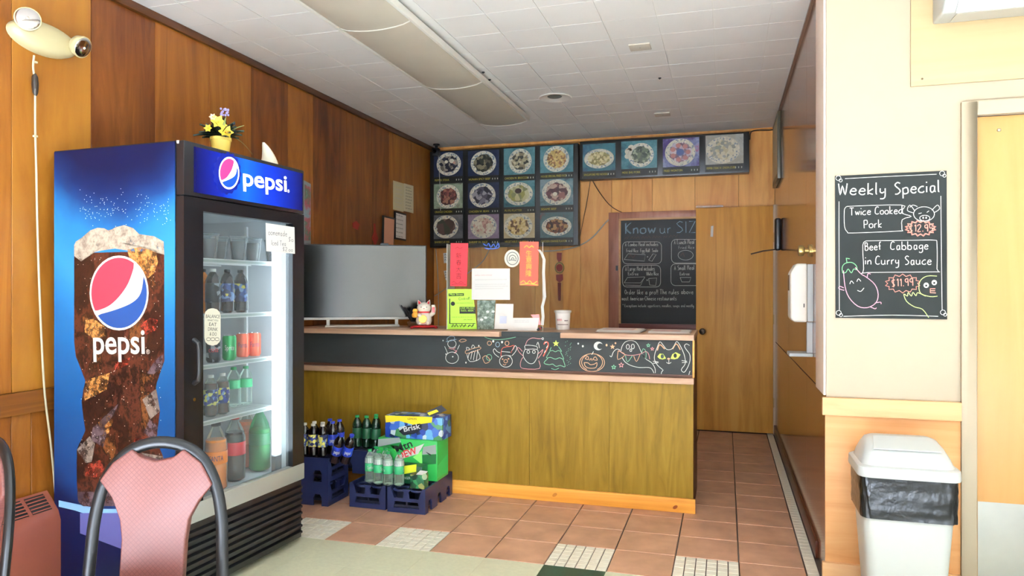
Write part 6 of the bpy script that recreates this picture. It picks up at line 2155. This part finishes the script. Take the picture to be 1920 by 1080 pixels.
chalk(mb, P_WS, [J([(515, 312), (505, 285), (200, 292), (155, 300), (145, 330), (147, 420), (165, 455), (200, 462), (490, 450), (510, 440), (512, 378), (570, 357), (518, 340), (515, 312)]),
                 J([(285, 512), (600, 508), (715, 508), (732, 530), (732, 690), (715, 708), (300, 712), (255, 722), (268, 690), (262, 540), (285, 512)]),
                 J([(150, 118), (400, 105), (730, 90)]), J([(112, 262), (112, 500), (114, 950)]), J([(757, 228), (760, 600), (765, 950)]), J([(140, 990), (450, 982), (740, 990)])], .0026)
for cx_, cy_ in ((108, 115), (765, 85), (110, 968), (770, 965)):
    chalk(mb, P_WS, [J(ell(cx_, cy_, 16, 15)), J(ell(cx_ + 14, cy_ + 14, 10, 10))], .0022, n=1)
chalk(mb, P_WS, [J(ell(650, 342, 66, 46)), J(ell(655, 368, 32, 18)), J([(590, 320), (560, 285), (545, 320), (585, 335)]), J([(560, 300), (580, 285), (608, 295)]), J([(700, 318), (735, 285), (748, 310), (712, 335)]), J([(615, 340), (635, 335)]), J([(668, 332), (682, 322)]),
                 J([(180, 785), (190, 765), (205, 782)]), J([(225, 770), (235, 752), (250, 768)]), J([(228, 825), (250, 832), (270, 810)])], .0026)
decal('chalk_drawing', mb, WHITE, brd)
for cx_ in (645, 664):
    decal('chalk_nostril', fan(MB(), P_WS, J(ell(cx_, 366, 5, 7, 8)[:-1]), .0012), WHITE, brd)
for cx_, cy_ in ((664, 793), (715, 776)):
    decal('chalk_eye', fan(MB(), P_WS, J(ell(cx_, cy_, 17, 17, 14)[:-1]), .0012), WHITE, brd)
    decal('chalk_pupil', fan(MB(), P_WS, J(ell(cx_, cy_ + 2, 7, 7, 8)[:-1]), .0018), BB3, brd)
mb = MB()


def burst(cx, cy, rx, ry, k=16):
    return [(cx + (rx if i % 2 else rx * .84) * math.cos(2 * PI * i / (2 * k)), cy + (ry if i % 2 else ry * .76) * math.sin(2 * PI * i / (2 * k))) for i in range(2 * k + 1)]


decal('chalk_burst', chalk(MB(), P_WS, [J(burst(628, 432, 100, 52)), J(burst(628, 432, 92, 46))], .0026, n=1), mat('salmon_chalk', 'e88a7a', .9), brd)
decal('chalk_burst', chalk(MB(), P_WS, [J(burst(515, 782, 112, 60, 14))], .003, n=1), MC['salmon_chalk'], brd)
hand(mb, '$12.95', P_WS, J([(555, 455)])[0], J([(705, 450)])[0], .03, .0032)
hand(mb, '$11.99', P_WS, J([(445, 800)])[0], J([(580, 796)])[0], .032, .0032)
decal('chalk_price', mb, mat('salmon_chalk', 'e88a7a', .9), brd)
mb = chalk(MB(), P_WS, [J([(140, 700), (150, 800), (175, 870), (230, 925), (290, 935), (345, 905), (360, 850), (340, 790), (290, 745), (250, 720), (215, 680)]), J([(142, 810), (118, 800), (110, 812), (125, 820), (145, 825)]), J([(290, 748), (295, 720), (312, 722)]), J([(340, 905), (375, 900), (378, 912)]), J([(310, 930), (340, 942), (348, 935)])], .0032)
decal('chalk_eggplant', mb, mat('pink_chalk_2', 'e8a0b4', .9), brd)
mb = chalk(MB(), P_WS, [J([(135, 715), (132, 680), (150, 655), (190, 648), (220, 668), (225, 695), (205, 690), (190, 715), (170, 690), (155, 712), (135, 715)]), J([(162, 650), (158, 620)]), J([(160, 622), (180, 626)])], .003)
decal('chalk_stalk', mb, mat('leaf_chalk', '7cc486', .9), brd)
mb = chalk(MB(), P_WS, [J([(732, 735), (670, 735), (630, 760), (618, 800), (630, 845), (690, 865), (735, 862)]), J([(660, 862), (610, 840), (600, 860), (580, 838), (570, 862), (550, 838), (545, 862), (522, 848), (540, 895), (590, 930), (640, 945), (680, 998)])], .003)
decal('chalk_cabbage', mb, mat('lettuce_chalk', 'c4dc86', .9), brd)
mb = chalk(MB(), P_WS, [J([(722, 815), (690, 815), (690, 840), (725, 842)]), J([(692, 828), (720, 828)])], .0036, n=1)
decal('chalk_lips', mb, MC['salmon_chalk'], brd)

# ---- plywood plate and air conditioner
P_PLY = Plane((0, YC - .012, 0), (0, -1, 0))
pw = P_PLY.at(1708, 162)
W_PLY = wood('plywood', ['9c8660', 'a48e68', 'aa9470'], 'X', .55, .6, .02)
ply = thing('plywood_plate', 'pale plywood backing plate under the air conditioner', 'board', (1.4, YC - .006, pw.z))
build('board', MB().box(pw.x, 2.2, YC - .012, YC - .0005, pw.z, ZC - .01), W_PLY, ply, bevel=.001)
build('screw', MB().tube([(pw.x + .045, YC - .0135, pw.z + .03), (pw.x + .045, YC - .012, pw.z + .03)], .005, 8), mat('screw_dark', '5a4a30', .4), ply)
acx = P_PLY.at(1748, 40).x
ac = thing('air_conditioner', 'white wall-mounted split air conditioner at the top right', 'air conditioner', (1.3, YC - .1, 2.53))
ACW = mat('ac_white', 'b4b8b6', .35)
mb = MB().prism([(acx, YC - .0125, 2.54), (acx, YC - .16, 2.535), (acx, YC - .21, 2.575), (acx, YC - .215, 2.80), (acx, YC - .17, 2.84), (acx, YC - .0125, 2.84)], (.82, 0, 0))
build('housing', mb, ACW, ac, bevel=.012, seg=3)
build('louvre', MB().prism([(acx + .05, YC - .165, 2.5335), (acx + .05, YC - .213, 2.572), (acx + .05, YC - .216, 2.576), (acx + .05, YC - .168, 2.53)], (.72, 0, 0)), mat('ac_louvre', 'e2e6e2', .35), ac)
build('seam', MB().box(acx + .04, acx + .044, YC - .2165, YC - .2152, 2.58, 2.79), mat('ac_seam', '8a8e8c', .5), ac)
build('outlet_slot', MB().box(acx + .06, acx + .76, YC - .15, YC - .05, 2.532, 2.5365), mat('ac_slot', 'b4b0a4', .6), ac)

# ---- kitchen bin with swing lid and bag
BW = mat('bin_white', 'c0c4c2', .4)
bx0, bx1, by0, by1 = .53, .90, 3.215, 3.515
bn = thing('waste_bin', 'tall white plastic bin with swing lid and black liner bag', 'bin', ((bx0 + bx1) / 2, (by0 + by1) / 2, 0))


def ring_rect(x0, x1, y0, y1, r, z, n=5):
    o = []
    for cx_, cy_, a in ((x1 - r, y1 - r, 0), (x0 + r, y1 - r, 90), (x0 + r, y0 + r, 180), (x1 - r, y0 + r, 270)):
        for i in range(n):
            t_ = math.radians(a + 90 * i / (n - 1))
            o.append(Vector((cx_ + r * math.cos(t_), cy_ + r * math.sin(t_), z)))
    return o


def loft(rings, cap0=True, cap1=True):
    n = len(rings[0])
    mb = MB()
    fs = [(i * n + k, i * n + (k + 1) % n, (i + 1) * n + (k + 1) % n, (i + 1) * n + k) for i in range(len(rings) - 1) for k in range(n)]
    if cap0:
        fs.append(tuple(range(n))[::-1])
    if cap1:
        fs.append(tuple((len(rings) - 1) * n + k for k in range(n)))
    return mb.add([p for r in rings for p in r], fs)


I_ = lambda d, z, r=.04: ring_rect(bx0 + d, bx1 - d, by0 + d, by1 - d, r, z)
build('body', loft([I_(.05, .001), I_(.045, .02), I_(.02, .40), I_(.014, .585)]), BW, bn, smooth=True)
rg = []
rb_ = random.Random(3)
for k in range(10):
    t_ = k / 9
    ring = ring_rect(bx0 + .004, bx1 - .004, by0 + .004, by1 - .004, .04, .592 - .17 * t_, 12)
    out = []
    for p in ring:
        c_ = Vector(((bx0 + bx1) / 2, (by0 + by1) / 2, p.z))
        q = 1 + rb_.uniform(-.022, .02) - .015 * t_
        out.append(c_ + (p - c_) * q + Vector((0, 0, rb_.uniform(-.006, .006) if 0 < k < 9 else 0)))
    rg.append(out)
mb = loft(rg, False, False)
bag = build('liner_bag', mb, mat('bag_black', '0c0d0e', .3, spec=.4, bump=1.0, bscale=28), bn, smooth=True, sub=1)
build('lid_rim', loft([I_(-.004, .592, .045), I_(-.006, .60, .045), I_(-.004, .632, .045), I_(.004, .638, .045)]), BW, bn, bevel=0, smooth=True)
yc_ = (by0 + by1) / 2
lid = loft([I_(.012, .638, .05), ring_rect(bx0 + .022, bx1 - .022, by0 + .03, by1 - .016, .05, .668), ring_rect(bx0 + .035, bx1 - .035, by0 + .075, by1 - .03, .05, .70), ring_rect(bx0 + .05, bx1 - .05, by0 + .125, by1 - .045, .045, .724), ring_rect(bx0 + .07, bx1 - .07, by0 + .17, by1 - .06, .03, .731)])
ld = build('lid_dome', lid, BW, bn, smooth=True)
build('swing_flap', MB().prism([(bx0 + .06, by0 + .06, .697), (bx1 - .06, by0 + .06, .697), (bx1 - .075, by0 + .155, .735), (bx0 + .075, by0 + .155, .735)], (0, .001, .004)), BW, ld, bevel=.0015)
build('embossed_logo', MB().box((bx0 + bx1) / 2 - .03, (bx0 + bx1) / 2 + .03, by0 + .022, by0 + .03, .648, .654), BW, ld)

# ================================================================ CHAIRS
VIN = bpy.data.materials.new('pink_lattice_vinyl')
VIN.use_nodes = True
nt = VIN.node_tree
b = nt.nodes['Principled BSDF']
b.inputs['Roughness'].default_value = .5
tc = nt.nodes.new('ShaderNodeTexCoord')
mp = nt.nodes.new('ShaderNodeMapping')
mp.inputs['Rotation'].default_value = (0, math.radians(45), 0)
nt.links.new(tc.outputs['Object'], mp.inputs[0])
ck = nt.nodes.new('ShaderNodeTexBrick')
ck.offset = 0
ck.inputs['Scale'].default_value = 1
ck.inputs['Brick Width'].default_value = .011
ck.inputs['Row Height'].default_value = .011
ck.inputs['Mortar Size'].default_value = .0012
ck.inputs['Mortar Smooth'].default_value = .6
ck.inputs['Color1'].default_value = lin('663832')
ck.inputs['Color2'].default_value = lin('62352f')
ck.inputs['Mortar'].default_value = lin('542a26')
mp2 = nt.nodes.new('ShaderNodeSeparateXYZ')
cm = nt.nodes.new('ShaderNodeCombineXYZ')
nt.links.new(mp.outputs[0], mp2.inputs[0])
nt.links.new(mp2.outputs['X'], cm.inputs['X'])
nt.links.new(mp2.outputs['Z'], cm.inputs['Y'])
nt.links.new(cm.outputs[0], ck.inputs['Vector'])
nt.links.new(ck.outputs['Color'], b.inputs['Base Color'])
TUBE = mat('chair_frame_black', '121314', .4, spec=.3)


def mk_chair(label):
    r = thing('banquet_chair', label, 'chair', (0, 0, 0), 0, 'pink-backed chairs of the dining room')
    # local: back lies in the x-z plane at y=0, seat toward -y
    S = .001643     # metres per traced unit
    out = [(160, 1085), (163, 1020), (167, 965), (180, 905), (205, 862), (240, 835), (290, 824), (340, 833), (378, 858), (404, 903), (418, 962), (422, 1020), (425, 1085)]
    P = []
    for a, b_ in smooth_line(out, 4):
        x, z = (a - 292) * S, .902 - (b_ - 822) * S
        P.append(Vector((x * .94, (z - .46) * .10, z - .018)))
    build('frame', MB().tube(P, .019, 12, ry=.013), TUBE, r, local=True, smooth=True)
    pad = [(242, 846), (258, 860), (287, 868), (318, 862), (338, 847), (372, 872), (395, 912), (372, 940), (354, 975), (349, 1015), (347, 1090), (230, 1090), (231, 1010), (226, 975), (210, 935), (185, 903), (208, 870)]
    Q = []
    for a, b_ in pad:
        x, z = (a - 292) * S, .902 - (b_ - 822) * S
        Q.append(Vector((x, (z - .46) * .10 - .018, z)))
    bk = build('backrest', MB().prism(Q, (0, .03, 0)), VIN, r, local=True, bevel=.006, seg=3)
    build('seat', MB().box(-.21, .21, -.42, .0, .41, .465), VIN, r, local=True, bevel=.02, seg=3)
    build('seat_frame', MB().tube([(-.2, .0, .405), (.2, .0, .405), (.2, -.42, .405), (-.2, -.42, .405)], .012, 8, True), TUBE, r, local=True, smooth=True)
    for s in (-1, 1):
        build('leg', MB().tube([(s * .205, .0, .455), (s * .208, .02, .2), (s * .212, .06, .002)], .0125, 10), TUBE, r, local=True, smooth=True)
        build('leg', MB().tube([(s * .195, -.4, .405), (s * .2, -.42, .2), (s * .203, -.44, .002)], .0125, 10), TUBE, r, local=True, smooth=True)
    return r


chr_ = mk_chair('pink patterned banquet chair in front of the cooler side')
# facing: back towards the camera, seen square-on
put(chr_, (-1.684, 1.793, 0), YAW + .03)
e_ = ray(-36, 543)
copy_tree(chr_, None, (CAMP.x + e_.x * 2.2, CAMP.y + e_.y * 2.2, 0), YAW - .7, 'black-framed chair just entering the picture at the far left edge')
